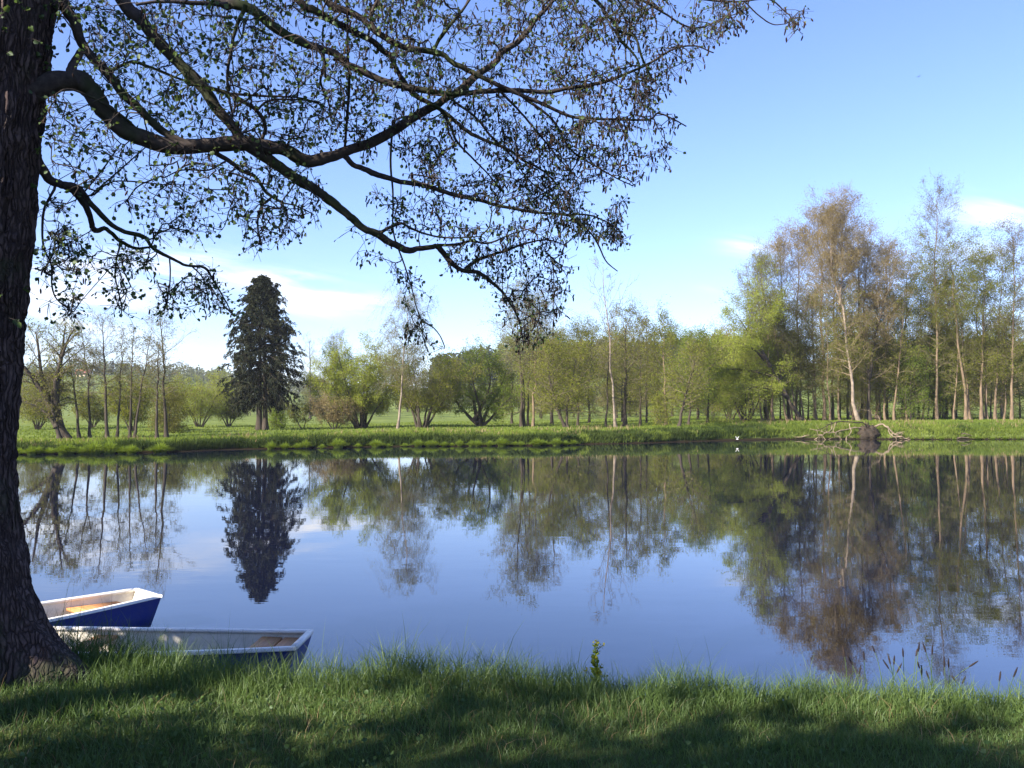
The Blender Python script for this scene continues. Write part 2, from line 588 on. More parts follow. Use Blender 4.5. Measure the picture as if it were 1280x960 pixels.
def water_mat():
    m, nt, out = new_mat('lake_water')
    L = nt.links
    g = N(nt, 'NewGeometry')
    mp = N(nt, 'Mapping')
    mp.inputs['Scale'].default_value = (0.55, 1.0, 1.0)
    L.new(g.outputs['Position'], mp.inputs[0])
    n1 = N(nt, 'TexNoise', inputs={'Scale': 1.7, 'Detail': 3.0, 'Roughness': 0.5})
    L.new(mp.outputs[0], n1.inputs['Vector'])
    n2 = N(nt, 'TexNoise', inputs={'Scale': 0.25, 'Detail': 2.0})
    L.new(g.outputs['Position'], n2.inputs['Vector'])
    # rings left by a rising fish
    sub = N(nt, 'VectorMath', operation='SUBTRACT')
    L.new(g.outputs['Position'], sub.inputs[0])
    sub.inputs[1].default_value = (-6.3, 23.3, 0)
    ln = N(nt, 'VectorMath', operation='LENGTH')
    L.new(sub.outputs[0], ln.inputs[0])
    sn = N(nt, 'Math', operation='MULTIPLY')
    L.new(ln.outputs['Value'], sn.inputs[0])
    sn.inputs[1].default_value = 22.0
    s2 = N(nt, 'Math', operation='SINE')
    L.new(sn.outputs[0], s2.inputs[0])
    fall = N(nt, 'MapRange', inputs={'From Min': 0.1, 'From Max': 0.75, 'To Min': 1.0, 'To Max': 0.0})
    L.new(ln.outputs['Value'], fall.inputs['Value'])
    rg = N(nt, 'Math', operation='MULTIPLY')
    L.new(s2.outputs[0], rg.inputs[0])
    L.new(fall.outputs[0], rg.inputs[1])
    rg2 = N(nt, 'Math', operation='MULTIPLY')
    L.new(rg.outputs[0], rg2.inputs[0])
    rg2.inputs[1].default_value = 0.9
    # calm and slightly ruffled areas
    r2 = N(nt, 'MapRange', inputs={'From Min': 0.35, 'From Max': 0.7, 'To Min': 0.45, 'To Max': 1.3})
    L.new(n2.outputs['Fac'], r2.inputs['Value'])
    mu = N(nt, 'Math', operation='MULTIPLY')
    L.new(n1.outputs['Fac'], mu.inputs[0])
    L.new(r2.outputs[0], mu.inputs[1])
    ad = N(nt, 'Math', operation='ADD')
    L.new(mu.outputs[0], ad.inputs[0])
    L.new(rg2.outputs[0], ad.inputs[1])
    bp = N(nt, 'Bump', inputs={'Strength': 1.0, 'Distance': 0.0016})
    L.new(ad.outputs[0], bp.inputs['Height'])
    b = N(nt, 'BsdfPrincipled', inputs={'Roughness': 0.012, 'IOR': 1.9})
    b.inputs['Base Color'].default_value = (0.004, 0.006, 0.019, 1)
    L.new(bp.outputs[0], b.inputs['Normal'])
    L.new(b.outputs[0], out.inputs[0])
    return m


M['water'] = water_mat()
o = build('lake_water', np.array([[-400, 4.0, 0], [500, 4.0, 0], [500, 125, 0], [-400, 125, 0]], float), [(np.array([[0, 1, 2, 3]]), 0)], [M['water']])
o['kind'] = 'structure'


# ------------------------------------------------------------------ generic far tree
def polyline(P, n):
    P = catmull(P, 8)
    s = np.concatenate([[0], np.cumsum(np.linalg.norm(np.diff(P, axis=0), axis=1))])
    t = np.linspace(0, s[-1], n)
    return np.stack([np.interp(t, s, P[:, k]) for k in range(3)], -1)


def sample(P, idx, s):
    n = P.shape[1]
    f = s * (n - 1)
    i = np.clip(f.astype(int), 0, n - 2)
    w = (f - i)[:, None]
    a, b = P[idx, i], P[idx, i + 1]
    return a * (1 - w) + b * w, norm(b - a)


def shoots(base, d, L, n, curve, wig):
    """curved shoots: base (B,3), direction, length; curve = vertical bend (positive droops)"""
    B = len(base)
    s = np.linspace(0, 1, n)[None, :, None]
    P = base[:, None] + d[:, None] * L[:, None, None] * s
    P[:, :, 2] -= (np.asarray(curve) * L)[:, None] * s[:, :, 0] ** 2
    w = rng.normal(size=(B, n, 3)) * (L * wig)[:, None, None]
    w[:, 0] = 0
    return P + np.cumsum(w, 1) * 0.6


def spread(d, ang, up=0.0):
    r = rng.normal(size=d.shape)
    r[:, 2] += up
    r = norm(r - (r * d).sum(-1, keepdims=True) * d)
    return norm(d * np.cos(ang)[:, None] + r * np.sin(ang)[:, None])


KIND = dict(
    # n primaries, t0, profile(x->len), angle at bottom/top (deg), droop, secondaries, twigs, leaves, leaf size, jitter
    thin=dict(n=26, t0=0.35, prof=([0, .3, .7, 1], [.5, 1, .7, .25]), ang=(70, 30), droop=0.05, sec=6, tw=5, leaf=900, size=.10, jit=.16, twr=.007, leafmat='dull_leaf'),
    alder=dict(n=40, t0=0.22, prof=([0, .35, .75, 1], [.75, 1, .75, .3]), ang=(75, 28), droop=0.03, sec=7, tw=5, leaf=5200, size=.15, jit=.22, twr=.007, leafmat='olive_leaf'),
    leafy=dict(n=46, t0=0.10, prof=([0, .25, .7, 1], [.9, 1, .8, .3]), ang=(82, 30), droop=0.08, sec=7, tw=5, leaf=8500, size=.15, jit=.25, twr=.006, leafmat='olive_leaf'),
    tall=dict(n=58, t0=0.20, prof=([0, .25, .5, .75, 1], [.7, .85, 1, .85, .35]), ang=(68, 22), droop=-0.02, low='olive_leaf', sec=8, tw=7, leaf=9500, size=.13, jit=.22, twr=.009, leafmat='brown_bud'),
    willow=dict(n=15, t0=0.28, prof=([0, .5, 1], [.7, 1, .7]), ang=(62, 30), droop=0.10, sec=9, tw=7, leaf=2300, size=.15, jit=.20, twr=.006, leafmat='willow_leaf'),
    weeping=dict(n=44, t0=0.30, prof=([0, .3, .7, 1], [.8, 1, .7, .25]), ang=(62, 25), droop=0.12, sec=7, tw=7, leaf=5200, size=.11, jit=.12, twr=.006, leafmat='pale_leaf', hang=1.0),
    bare=dict(n=12, t0=0.40, prof=([0, .3, .7, 1], [.8, 1, .7, .3]), ang=(42, 20), droop=-0.06, sec=3, tw=3, leaf=0, size=.1, jit=.1, twr=.011, leafmat='bare_twig'),
    umbrella=dict(n=40, t0=0.58, prof=([0, .4, .8, 1], [.6, .9, 1, .7]), ang=(72, 48), droop=0.16, sec=8, tw=6, leaf=6500, size=.15, jit=.20, twr=.007, leafmat='olive_leaf'),
)


def far_tree(kind, stems, W, bark, r0, leafmat=None, dens=1.0, seed=0, wfun=None, Yfar=True, **over):
    """stems: list of local polylines; returns (trunk Geo, crown Geo)"""
    k = dict(KIND[kind])
    k.update(over)
    tg, cg = Geo(), Geo()
    for si, st in enumerate(stems):
        P = polyline(st, 12)
        ht = np.linalg.norm(P[-1] - P[0])
        P[1:-1] += rng.normal(size=(10, 3)) * np.array([1, 1, 0]) * ht * 0.0045
        t = np.linspace(0, 1, 12)
        rr = r0 * (ht / np.linalg.norm(np.asarray(stems[0][-1]) - np.asarray(stems[0][0]))) ** 0.5
        R = rr * (1 - 0.86 * t ** 0.9) + rr * 0.55 * np.exp(-t * 26)
        tg.tubes(P[None], R[None], 7)
        n = max(3, int(k['n']))
        ti = k['t0'] + (0.985 - k['t0']) * (np.arange(n) + rng.random(n)) / n
        x = (ti - k['t0']) / (1 - k['t0'])
        base, tan = sample(P[None], np.zeros(n, int), ti)
        az = np.arange(n) * 2.399 + rng.random(n) * 1.2
        ang = np.radians(k['ang'][0] + (k['ang'][1] - k['ang'][0]) * x + rng.normal(size=n) * 9)
        hor = np.stack([np.cos(az), np.sin(az), np.zeros(n)], -1)
        d = norm(tan * np.cos(ang)[:, None] + hor * np.sin(ang)[:, None])
        L = W * np.interp(x, *k['prof']) * (0.65 + 0.5 * rng.random(n)) / np.maximum(np.sin(ang), 0.45)
        if wfun is not None:
            L = L * wfun(hor, x)
        rb = np.interp(ti, t, R) * 0.42
        P1 = shoots(base, d, L, 6, k['droop'] + rng.normal(size=n) * 0.05, 0.03)
        cg.tubes(P1, rb[:, None] * np.linspace(1, 0.3, 6)[None], 4)
        # secondaries
        ns = k['sec']
        i2 = np.repeat(np.arange(n), ns)
        s2 = 0.18 + 0.82 * rng.random(len(i2))
        b2, t2 = sample(P1, i2, s2)
        d2 = spread(t2, np.radians(rng.uniform(25, 65, len(i2))), 0.15)
        L2 = L[i2] * 0.48 * (1.1 - 0.55 * s2) * rng.uniform(0.6, 1.2, len(i2))
        P2 = shoots(b2, d2, L2, 4, k['droop'] * 1.2 + rng.normal(size=len(i2)) * 0.06, 0.05)
        r2 = np.maximum(rb[i2] * 0.38, k['twr'] * 1.3)
        cg.tubes(P2, r2[:, None] * np.linspace(1, 0.45, 4)[None], 3)
        # twigs
        nt_ = k['tw']
        i3 = np.repeat(np.arange(len(i2)), nt_)
        s3 = 0.15 + 0.85 * rng.random(len(i3))
        b3, t3 = sample(P2, i3, s3)
        d3 = spread(t3, np.radians(rng.uniform(20, 60, len(i3))), 0.1)
        L3 = np.minimum(L2[i3] * 0.62 * rng.uniform(0.5, 1.2, len(i3)), 1.3)
        hang = k.get('hang', 0)
        if hang:
            d3 = norm(d3 + np.array([0, 0, -hang]))
            L3 = L3 * 1.25
        P3 = shoots(b3, d3, L3, 3, k['droop'] + 0.05 + hang * 0.3, 0.05)
        cg.tubes(P3, np.full(P3.shape[:2], k['twr']) * np.linspace(1, 0.6, 3)[None], 3)
        nl = int(k['leaf'] * dens * (1.6 if Yfar else 1.0))
        if nl:
            il = rng.integers(0, len(i3), nl)
            sl = 0.1 + 0.9 * rng.random(nl)
            pl, tl = sample(P3, il, sl)
            pl = pl + rng.normal(size=(nl, 3)) * k['jit']
            dl = norm(tl + rng.normal(size=(nl, 3)) * 0.9 + np.array([0, 0, -0.25 - hang]))
            clump = rng.random(len(i2))[i3[il] % len(i2)] if False else rng.random(n)[i2[i3[il]]]
            low = (pl[:, 2] < ht * (.60 + .12 * rng.normal(size=nl))) if k.get('low') else np.zeros(nl, bool)
            sz = k['size'] * (.80 if Yfar else 1.0) * rng.uniform(0.6, 1.35, nl)
            vv = 0.55 * clump + 0.45 * rng.random(nl)
            cg.kites(pl[~low], dl[~low], sz[~low], 0.62, 1, vv[~low])
            cg.kites(pl[low], dl[low], sz[low], 0.62, 2, vv[low])
            #(.80 if Yfar else 1.0) * rng.uniform(0.6, 1.35, nl), 0.62, 1, 0.55 * clump + 0.45 * rng.random(nl))
    return tg, cg, k['leafmat']


TREES = 0


def place_tree(name, label, kind, x, Y, top, W, dx=0.0, bark='dark_bark', r0=0.14, stems=None, group=None, cat='tree', leafmat=None, bend=0.0, **kw):
    """x: bearing of the foot; Y distance; top: row of the tip; W crown half width in m; dx: sideways shift of the tip in picture units"""
    bx = X_of(x, Y)
    bz = float(far_z(bx, Y)) - 0.08
    tip = at(x + dx, top, Y)
    H = tip[2] - bz
    lean = tip[0] - bx
    if stems is None:
        dy = rng.normal() * 0.03 * H
        stems = [[(0, 0, 0), (lean * 0.28 + bend * 0.5, dy * 0.3, H * 0.33), (lean * 0.62 + bend * 0.6, dy * 0.6, H * 0.66), (lean, dy, H)]]
    else:
        stems = [[(a * H, b * H, c * H) for a, b, c in st] for st in stems]
    tg, cg, lm = far_tree(kind, stems, W, bark, r0, **kw)
    root = empty(name, (bx, Y, bz))
    tag(root, label, cat, group)
    tg.make('trunk', M[bark], root, True)
    cg.make('crown', [M['twig_red' if (leafmat or lm) == 'brown_bud' else 'twig'], M[leafmat or lm], M[KIND[kind].get('low') or leafmat or lm]], root)
    return root


def spray(n, base_w=0.12, h=1.0, lean=0.45, start=0.0):
    """stems of a many stemmed willow, in units of its height"""
    out = []
    for i in range(n):
        a = 2 * PI * (i + rng.random() * 0.6) / n
        l = lean * rng.uniform(0.55, 1.1)
        hh = h * rng.uniform(0.72, 1.0) * (1 - 0.25 * (l / lean - 0.55))
        ca, sa = math.cos(a), math.sin(a)
        out.append([(ca * base_w * .3, sa * base_w * .3, 0), (ca * l * .38, sa * l * .38, hh * .34), (ca * l * .75, sa * l * .75, hh * .68), (ca * l, sa * l, hh)])
    return out


# ---- left group on the low bank
LB = 64.0
place_tree('willow_tree', 'bare leaning willow with several thick dark stems at the far left bank', 'willow', 84, LB, 402, 1.5, r0=0.30, leafmat='olive_leaf', dens=0.22,
           stems=[[(0, 0, 0), (-.12, 0, .25), (-.22, 0.02, .55), (-.30, .05, .92)], [(-.03, 0, 0.02), (-.10, .03, .3), (-.12, .1, .62), (-.10, .15, .98)],
                  [(-.1, 0, .22), (-.25, -.05, .5), (-.42, -.08, .72), (-.50, -.1, .86)], [(-.09, 0, .2), (-.05, -.08, .52), (.04, -.12, .78), (.10, -.1, .93)]], tw=6)
place_tree('willow_tree', 'small dark crooked willow sapling leaning left beside the bare leaning willow', 'willow', 76, LB - 1, 470, 0.8, r0=0.16, leafmat='dull_leaf', dens=0.2,
           stems=[[(0, 0, 0), (-.12, 0, .3), (-.35, 0, .52), (-.72, 0, .66)], [(-.06, 0, .2), (-.18, .1, .5), (-.22, .15, .8), (-.3, .15, 1)]])
left_thin = [
    (100, 66, 436, -18, 'slim dark tree curving left, nearest to the bare leaning willow on the left bank', .12, 1.0),
    (113, 65, 410, -12, 'forked slim dark tree with two thin tops on the left bank', .11, 1.2),
    (135, 64, 400, -9, 'tallest straight bare tree between the forked tree and the leaning pair on the left bank', .13, 1.9),
    (147, 66, 414, 7, 'thin straight pole-like tree to the right of the tallest bare tree on the left bank', .10, 0.9),
    (163, 64, 408, 6, 'thin straight tree whose foot touches the right-leaning thin tree on the left bank', .10, 0.8),
    (168, 63, 416, 17, 'thin tree leaning strongly to the right on the left bank', .10, 0.9),
    (197, 63, 430, -1, 'shorter slim tree close behind the twiggy tree ending the left row', .12, 0.9),
    (209, 64, 394, -7, 'twiggy bare tree with fine spreading branches at the right end of the left row', .14, 2.0),
]
for i, (x, Y, top, dx, lab, r, w) in enumerate(left_thin):
    st = None
    if i == 1:
        st = [[(0, 0, 0), (-.01, 0, .3), (-.02, 0, .5), (-.07, .02, .75), (-.10, .02, 1)], [(-.02, 0, .5), (.005, .02, .64), (.02, .03, .78)]]
    place_tree('slim_tree', lab, 'thin', x, Y, top, w, dx, 'dark_bark', r, stems=st, group='slim bare trees in a row on the left far bank', dens=0.75 if i != 7 else 1.1, bend=0.1 if i == 0 else 0)

# ---- bushes of the left meadow
place_tree('willow_bush', 'rounded green willow bush in the meadow behind the slim bare trees', 'willow', 165, 86, 478, 1.2, r0=0.08, stems=spray(7, .1, 1, .5), dens=0.6, cat='bush', leafmat='olive_leaf')
place_tree('hawthorn_bush', 'low dark green rounded bush right of the slim bare trees', 'leafy', 212, 80, 500, 1.7, r0=0.10, cat='bush', leafmat='dull_leaf', dens=0.9, t0=.02, stems=[[(0, 0, 0), (0, 0, .4), (.02, 0, .8), (.02, 0, 1)]])
place_tree('willow_bush', 'broad yellow-green willow bush with a flat top left of the big spruce', 'willow', 250, 104, 474, 1.6, r0=0.09, stems=spray(9, .15, 1, .62), dens=0.62, cat='bush')
place_tree('willow_bush', 'pale yellow-green bush tucked against the left foot of the big spruce', 'willow', 286, 108, 492, 1.3, r0=0.08, stems=spray(6, .12, 1, .5), dens=0.55, cat='bush', leafmat='olive_leaf')
place_tree('willow_bush', 'green bush half hidden behind the bare leaning willow at the left edge', 'willow', 48, 92, 484, 1.6, r0=0.08, stems=spray(7, .12, 1, .6), dens=0.55, cat='bush', leafmat='olive_leaf')
place_tree('willow_bush', 'olive bush behind the forked slim tree', 'willow', 116, 100, 494, 1.3, r0=0.08, stems=spray(6, .12, 1, .6), dens=0.5, cat='bush', leafmat='olive_leaf')
place_tree('hawthorn_bush', 'small round green bush just right of the spruce trunk', 'leafy', 346, 96, 513, 0.9, r0=0.05, cat='bush', leafmat='green_leaf', dens=0.35, t0=.05)
place_tree('willow_bush', 'small leaning shrub between the spruce and the big bright willow', 'willow', 377, 94, 511, 0.7, r0=0.07, cat='bush', leafmat='olive_leaf', dens=0.3, stems=[[(0, 0, 0), (-.2, 0, .4), (-.4, 0, .8), (-.45, 0, 1)], [(.1, 0, 0), (.2, 0, .4), (.1, 0, .7), (.2, .2, .95)]])


# ---- spruce
def spruce():
    Y = 88.0
    bx = X_of(325, Y)
    bz = float(far_z(bx, Y)) - 0.1
    H = at(325, 347, Y)[2] - bz
    root = empty('spruce_tree', (bx, Y, bz))
    tag(root, 'large dark spruce with two trunks, tallest tree of the left meadow', 'spruce')
    for dx, h, rr in ((-0.05, H, .30), (0.55, H * .93, .27)):
        g = Geo()
        P = polyline([(dx, 0, 0), (dx * .9, 0, H * .3), (dx * .7, 0, h * .7), (dx * .45, 0, h)], 14)
        t = np.linspace(0, 1, 14)
        g.tubes(P[None], (rr * (1 - .93 * t) + .16 * np.exp(-t * 30))[None], 9)
        g.make('trunk', M['dark_bark'], root, True)
    cg = Geo()
    n = 270
    t = 0.20 + 0.80 * ((np.arange(n) + rng.random(n)) / n) ** 0.95
    az = np.arange(n) * 2.399 + rng.random(n) * 0.9
    prof = np.interp(t, [0.16, .27, .38, .5, .65, .8, .92, .97, 1], [.50, .90, 1, .93, .76, .54, .34, .2, .03]) * 3.7
    L = prof * np.where(rng.random(n) < .35, rng.uniform(.55, .8, n), rng.uniform(.9, 1.2, n))
    L = np.where(rng.random(n) < .10, L * .6, L)
    hor = np.stack([np.cos(az), np.sin(az), np.zeros(n)], -1)
    base = np.stack([np.full(n, .18), np.zeros(n), t * H], -1) + hor * .1
    d = norm(hor + np.array([0, 0, 1]) * np.interp(t, [.2, .5, .85, 1], [-.05, .12, .5, 1.6])[:, None])
    P1 = shoots(base, d, L, 7, np.interp(t, [.2, .6, 1], [.38, .26, .05]), 0.02)
    P1[:, 5:, 2] += (L * .03)[:, None] * np.array([.6, 1.8])
    cg.tubes(P1, np.linspace(.05, .012, 7)[None] * np.ones((n, 1)), 4)
    m = 11
    i2 = np.repeat(np.arange(n), m)
    s2 = rng.uniform(.22, 1, len(i2))
    b2, t2 = sample(P1, i2, s2)
    d2 = spread(t2, np.radians(rng.uniform(30, 70, len(i2))))
    d2 = norm(d2 * np.array([1, 1, .5]) + np.array([0, 0, -.45]))
    L2 = rng.uniform(.35, .95, len(i2)) * np.clip(L[i2] / 2.5, .4, 1)
    P2 = shoots(b2, d2, L2, 4, 0.35, 0.03)
    cg.tubes(P2, np.full(P2.shape[:2], .012), 3)
    nl = 60000
    il = rng.integers(0, len(i2), nl)
    pl, tl = sample(P2, il, rng.random(nl))
    pl = pl + rng.normal(size=(nl, 3)) * .05
    dl = norm(tl + rng.normal(size=(nl, 3)) * .5 + np.array([0, 0, -.4]))
    cl = rng.random(n)[i2[il]]
    cg.kites(pl, dl, rng.uniform(.16, .36, nl), .36, 1, .6 * cl ** 1.5 + .4 * rng.random(nl))
    cg.make('crown', [M['dark_bark'], M['needle']], root)


spruce()

# ---- middle: far bare trees, willows, birch
place_tree('bare_tree', 'hazy leafless tree far behind, just right of the spruce', 'thin', 388, 190, 426, 3.2, r0=.25, leafmat='bare_twig', dens=1.2)
place_tree('bare_tree', 'hazy leafless broad tree far behind the top of the bright willow', 'alder', 421, 185, 424, 4.2, r0=.28, leafmat='bare_twig', dens=.5)
place_tree('willow_tree', 'big bright yellow-green willow with a wide dome right of the spruce', 'willow', 452, 90, 436, 1.55, r0=.12, stems=spray(12, .16, 1, .50), dens=1.25)
place_tree('willow_bush', 'low brownish shrub at the left foot of the big bright willow', 'willow', 418, 88, 500, .9, r0=.06, stems=spray(7, .2, 1, .7), dens=.28, cat='bush', leafmat='brown_bud')
place_tree('birch_tree', 'pale weeping birch rising above the willows with a white stem', 'weeping', 497, 84, 376, 2.9, 14, 'birch_bark', .12, bend=.15)
place_tree('willow_tree', 'olive green spreading willow right of the weeping birch', 'willow', 528, 88, 444, 1.6, r0=.12, stems=spray(10, .2, 1, .55), dens=.85, leafmat='olive_leaf')
place_tree('willow_tree', 'green willow with crooked dark stems leaning left beside the open meadow', 'willow', 602, 90, 446, 1.6, r0=.22, dens=1.1, leafmat='green_leaf',
           stems=[[(0, 0, 0), (-.18, 0, .16), (-.38, 0, .42), (-.42, 0, .78)], [(-.05, 0, .05), (-.12, .1, .4), (-.2, .2, .7), (-.16, .2, .97)], [(-.1, 0, .1), (0, 0, .3), (.12, 0, .62), (.08, 0, .98)],
                  [(0, 0, .05), (.1, .2, .3), (.25, .2, .55), (.35, .2, .82)], [(0, 0, .05), (-.02, -.25, .3), (-.1, -.35, .6), (-.08, -.3, .9)], [(0, 0, 0), (.15, -.1, .15), (.28, -.2, .3), (.42, -.2, .42)]])
mid = [
    # kind, x, Y, top, W, dx, bark, r, leaf, dens, label
    ('alder', 652, 88, 366, 2.9, -4, 'dark_bark', .16, 'pale_leaf', .55, 'tall airy tree with a dark double stem near the middle of the far bank', {'t0': .45}),
    ('thin', 660, 90, 392, 2.2, 3, 'dark_bark', .12, 'olive_leaf', 1.0, 'slender dark stem right behind the tall airy double-stemmed tree', {}),
    ('alder', 666, 87, 384, 2.2, 6, 'tan_bark', .13, 'dull_leaf', .45, 'pale stemmed slender tree to the right of the dark double stem', {'t0': .45}),
    ('thin', 690, 100, 364, 2.9, 2, 'dark_bark', .16, 'bare_twig', 1.2, 'leafless fan-shaped treetop above the green alders in the middle', {}),
    ('leafy', 640, 104, 430, 2.8, 0, 'dark_bark', .15, 'willow_leaf', .9, 'bright green leafy tree behind the dark double stem', {}),
    ('alder', 707, 82, 440, 2.6, -20, 'dark_bark', .15, 'olive_leaf', .9, 'alder with crooked dark trunks leaning left at the water edge', {}),
    ('alder', 722, 90, 420, 2.4, 4, 'dark_bark', .13, 'olive_leaf', 1.0, 'olive alder between the leaning alder and the white dead birch', {}),
    ('leafy', 690, 106, 428, 3.4, 0, 'dark_bark', .14, 'olive_leaf', .9, 'rounded olive tree behind the leaning alder', {}),
    ('leafy', 736, 108, 418, 3.4, 0, 'dark_bark', .14, 'dull_leaf', .9, 'brownish olive tree behind the white dead birch', {}),
    ('alder', 781, 86, 396, 2.5, 1, 'dark_bark', .20, 'olive_leaf', .7, 'straight thick dark trunked alder right of the white dead birch', {}),
    ('thin', 757, 84, 398, 1.6, 6, 'dark_bark', .10, 'olive_leaf', 1.0, 'thin dark sapling crossing the foot of the white dead birch', {}),
    ('alder', 800, 92, 408, 2.4, 0, 'dark_bark', .12, 'dull_leaf', .8, 'fine twigged alder in the gap right of the thick dark trunk', {}),
    ('bare', 808, 100, 394, .8, 0, 'dark_bark', .10, 'bare_twig', 1.0, 'thin broken snag poking above the alders', {}),
    ('alder', 832, 86, 402, 2.0, -3, 'tan_bark', .13, 'olive_leaf', .9, 'pale footed alder with a slender pointed top', {}),
    ('alder', 848, 80, 440, 2.2, 24, 'dark_bark', .15, 'olive_leaf', .8, 'dark alder trunk slanting right over the shaded bank', {}),
    ('alder', 860, 84, 424, 2.2, 12, 'dark_bark', .12, 'green_leaf', .9, 'short alder behind the right-slanting dark trunk', {}),
    ('alder', 884, 92, 430, 1.9, 4, 'dark_bark', .13, 'green_leaf', .8, 'green alder at the right end of the middle group with a tufted top', {}),
    ('leafy', 822, 108, 428, 3.4, 0, 'dark_bark', .14, 'olive_leaf', .9, 'olive leafy tree behind the pale footed alder', {}),
    ('leafy', 872, 112, 430, 3.4, 0, 'dark_bark', .14, 'green_leaf', .8, 'green leafy tree filling the gap before the right grove', {}),
    ('leafy', 778, 112, 426, 3.2, 0, 'dark_bark', .14, 'olive_leaf', .8, 'olive leafy tree behind the thick dark trunk', {}),
]
for kind, x, Y, top, W, dx, bk, r, lf, dn, lab, ov in mid:
    st = None
    if x == 652:
        st = [[(0, 0, 0), (0, 0, .33), (-.02, 0, .66), (-.03, 0, 1)], [(.02, .03, 0), (.015, .03, .33), (.03, .02, .6), (.06, .02, .86)]]
    if x == 707:
        st = [[(0, 0, 0), (-.1, 0, .25), (-.2, .02, .6), (-.22, .05, 1)], [(.02, 0, 0), (.02, .05, .3), (.10, .1, .62), (.14, .1, .9)]]
    place_tree('alder_tree' if kind != 'bare' else 'dead_tree', lab, kind, x, Y, top, W, dx, bk, r, leafmat=lf, dens=dn, stems=st, **ov)
place_tree('birch_tree', 'white leafless dead birch leaning left with upswept bare branches', 'bare', 769, 83, 332, 2.1, -15, 'birch_bark', .13, twr=.014, sec=4, tw=3, n=16)
place_tree('alder_bush', 'low budding bush on the bank under the pale footed alder', 'leafy', 826, 84, 500, .8, r0=.04, cat='bush', leafmat='olive_leaf', dens=.2)

# ---- right grove
RB = 97.0
rng = np.random.default_rng(25)
place_tree('willow_tree', 'bright green willow leaning far left at the edge of the right grove', 'willow', 1003, 92, 370, 2.6, r0=.22, dens=2.3,
           stems=[[(0, 0, 0), (-.14, 0, .24), (-.30, 0, .52), (-.52, -.02, .86)], [(-.25, 0, .44), (-.33, .04, .66), (-.30, .06, .85), (-.26, .06, .99)], [(-.3, 0, .5), (-.42, -.1, .58), (-.56, -.15, .62), (-.68, -.2, .56)],
                  [(-.2, 0, .36), (-.42, .12, .42), (-.6, .18, .42), (-.72, .2, .3)], [(-.12, 0, .2), (-.3, -.15, .26), (-.46, -.22, .27), (-.58, -.24, .18)]], t0=.3)
place_tree('willow_tree', 'lower bright green willow bushing out left of the leaning willow', 'willow', 932, 99, 424, 1.9, r0=.10, dens=1.6, stems=spray(9, .15, 1, .45))
place_tree('willow_bush', 'low olive willow bush at the far left end of the right grove', 'willow', 912, 106, 470, 1.4, r0=.08, dens=.5, stems=spray(7, .15, 1, .5), leafmat='olive_leaf', cat='bush')
grove = [
    # x, Y, top, W, dx, bark, r, kind, leaf, dens, label
    (966, 96, 330, 2.6, -14, 'tan_bark', .15, 'tall', 'pale_leaf', .9, 'pale leaning stem with a greenish feathery top at the left of the right grove'),
    (957, 99, 345, 2.6, -10, 'dark_bark', .14, 'alder', 'olive_leaf', .8, 'dark leaning stem just left of the pale leaning stem in the right grove'),
    (986, 98, 312, 3.0, -10, 'dark_bark', .16, 'tall', 'brown_bud', .9, 'brown budding tree above the bright leaning willow'),
    (996, 100, 300, 3.0, -2, 'tan_bark', .16, 'tall', 'brown_bud', 1.1, 'brown budding tree second from the left of the brown treetops'),
    (1030, 98, 280, 3.2, -8, 'tan_bark', .17, 'tall', 'brown_bud', 1.3, 'tall brown budding tree with a rounded top left of the slanting pale trunk'),
    (1040, 102, 286, 3.0, 6, 'tan_bark', .16, 'tall', 'brown_bud', 1.2, 'brown budding tree close behind the slanting pale trunk'),
    (1073, 93, 268, 2.9, -30, 'birch_bark', .19, 'tall', 'brown_bud', 1.1, 'prominent pale trunk slanting left with a wide brown top'),
    (1076, 103, 300, 3.0, 10, 'dark_bark', .16, 'tall', 'brown_bud', .9, 'brown budding tree with dark stem right of the slanting pale trunk'),
    (1087, 95, 318, 2.8, 8, 'dark_bark', .20, 'tall', 'brown_bud', .7, 'thick dark forked trunk in the middle of the right grove'),
    (1108, 100, 330, 2.4, 6, 'dark_bark', .15, 'alder', 'green_leaf', .6, 'slim dark tree with green tufts right of the dark forked trunk'),
    (1128, 102, 336, 2.5, 4, 'dark_bark', .14, 'alder', 'green_leaf', .7, 'slim dark tree with green tufts left of the tall pale poplar'),
    (1171, 96, 250, 2.8, -6, 'tan_bark', .15, 'tall', 'pale_leaf', .55, 'tallest pale slender poplar with an airy top high above the right grove'),
    (1207, 95, 312, 4.2, -22, 'tan_bark', .17, 'umbrella', 'olive_leaf', 1.1, 'olive tree with a flat umbrella top behind the tallest poplar'),
    (1212, 97, 338, 2.0, -16, 'tan_bark', .13, 'alder', 'olive_leaf', .5, 'pale thin stem twinned with the umbrella-topped tree'),
    (1226, 96, 322, 2.4, 8, 'tan_bark', .16, 'alder', 'olive_leaf', .7, 'straight pale tree between the umbrella-topped tree and the right edge'),
    (1243, 97, 334, 2.3, 6, 'tan_bark', .14, 'alder', 'olive_leaf', .7, 'pale tree third from the right edge of the grove'),
    (1264, 95, 290, 2.6, 10, 'tan_bark', .15, 'tall', 'bare_twig', .8, 'tall pale tree with a bare twiggy top at the right edge'),
    (1292, 98, 318, 2.6, 4, 'tan_bark', .15, 'alder', 'olive_leaf', .8, 'pale tree cut by the right edge of the picture'),
    (1148, 103, 345, 2.6, 2, 'dark_bark', .14, 'leafy', 'olive_leaf', .8, 'leafy olive tree below the airy top of the tallest poplar'),
    (1182, 104, 350, 2.6, 0, 'dark_bark', .14, 'leafy', 'olive_leaf', .8, 'leafy olive tree right behind the tallest poplar stem'),
]
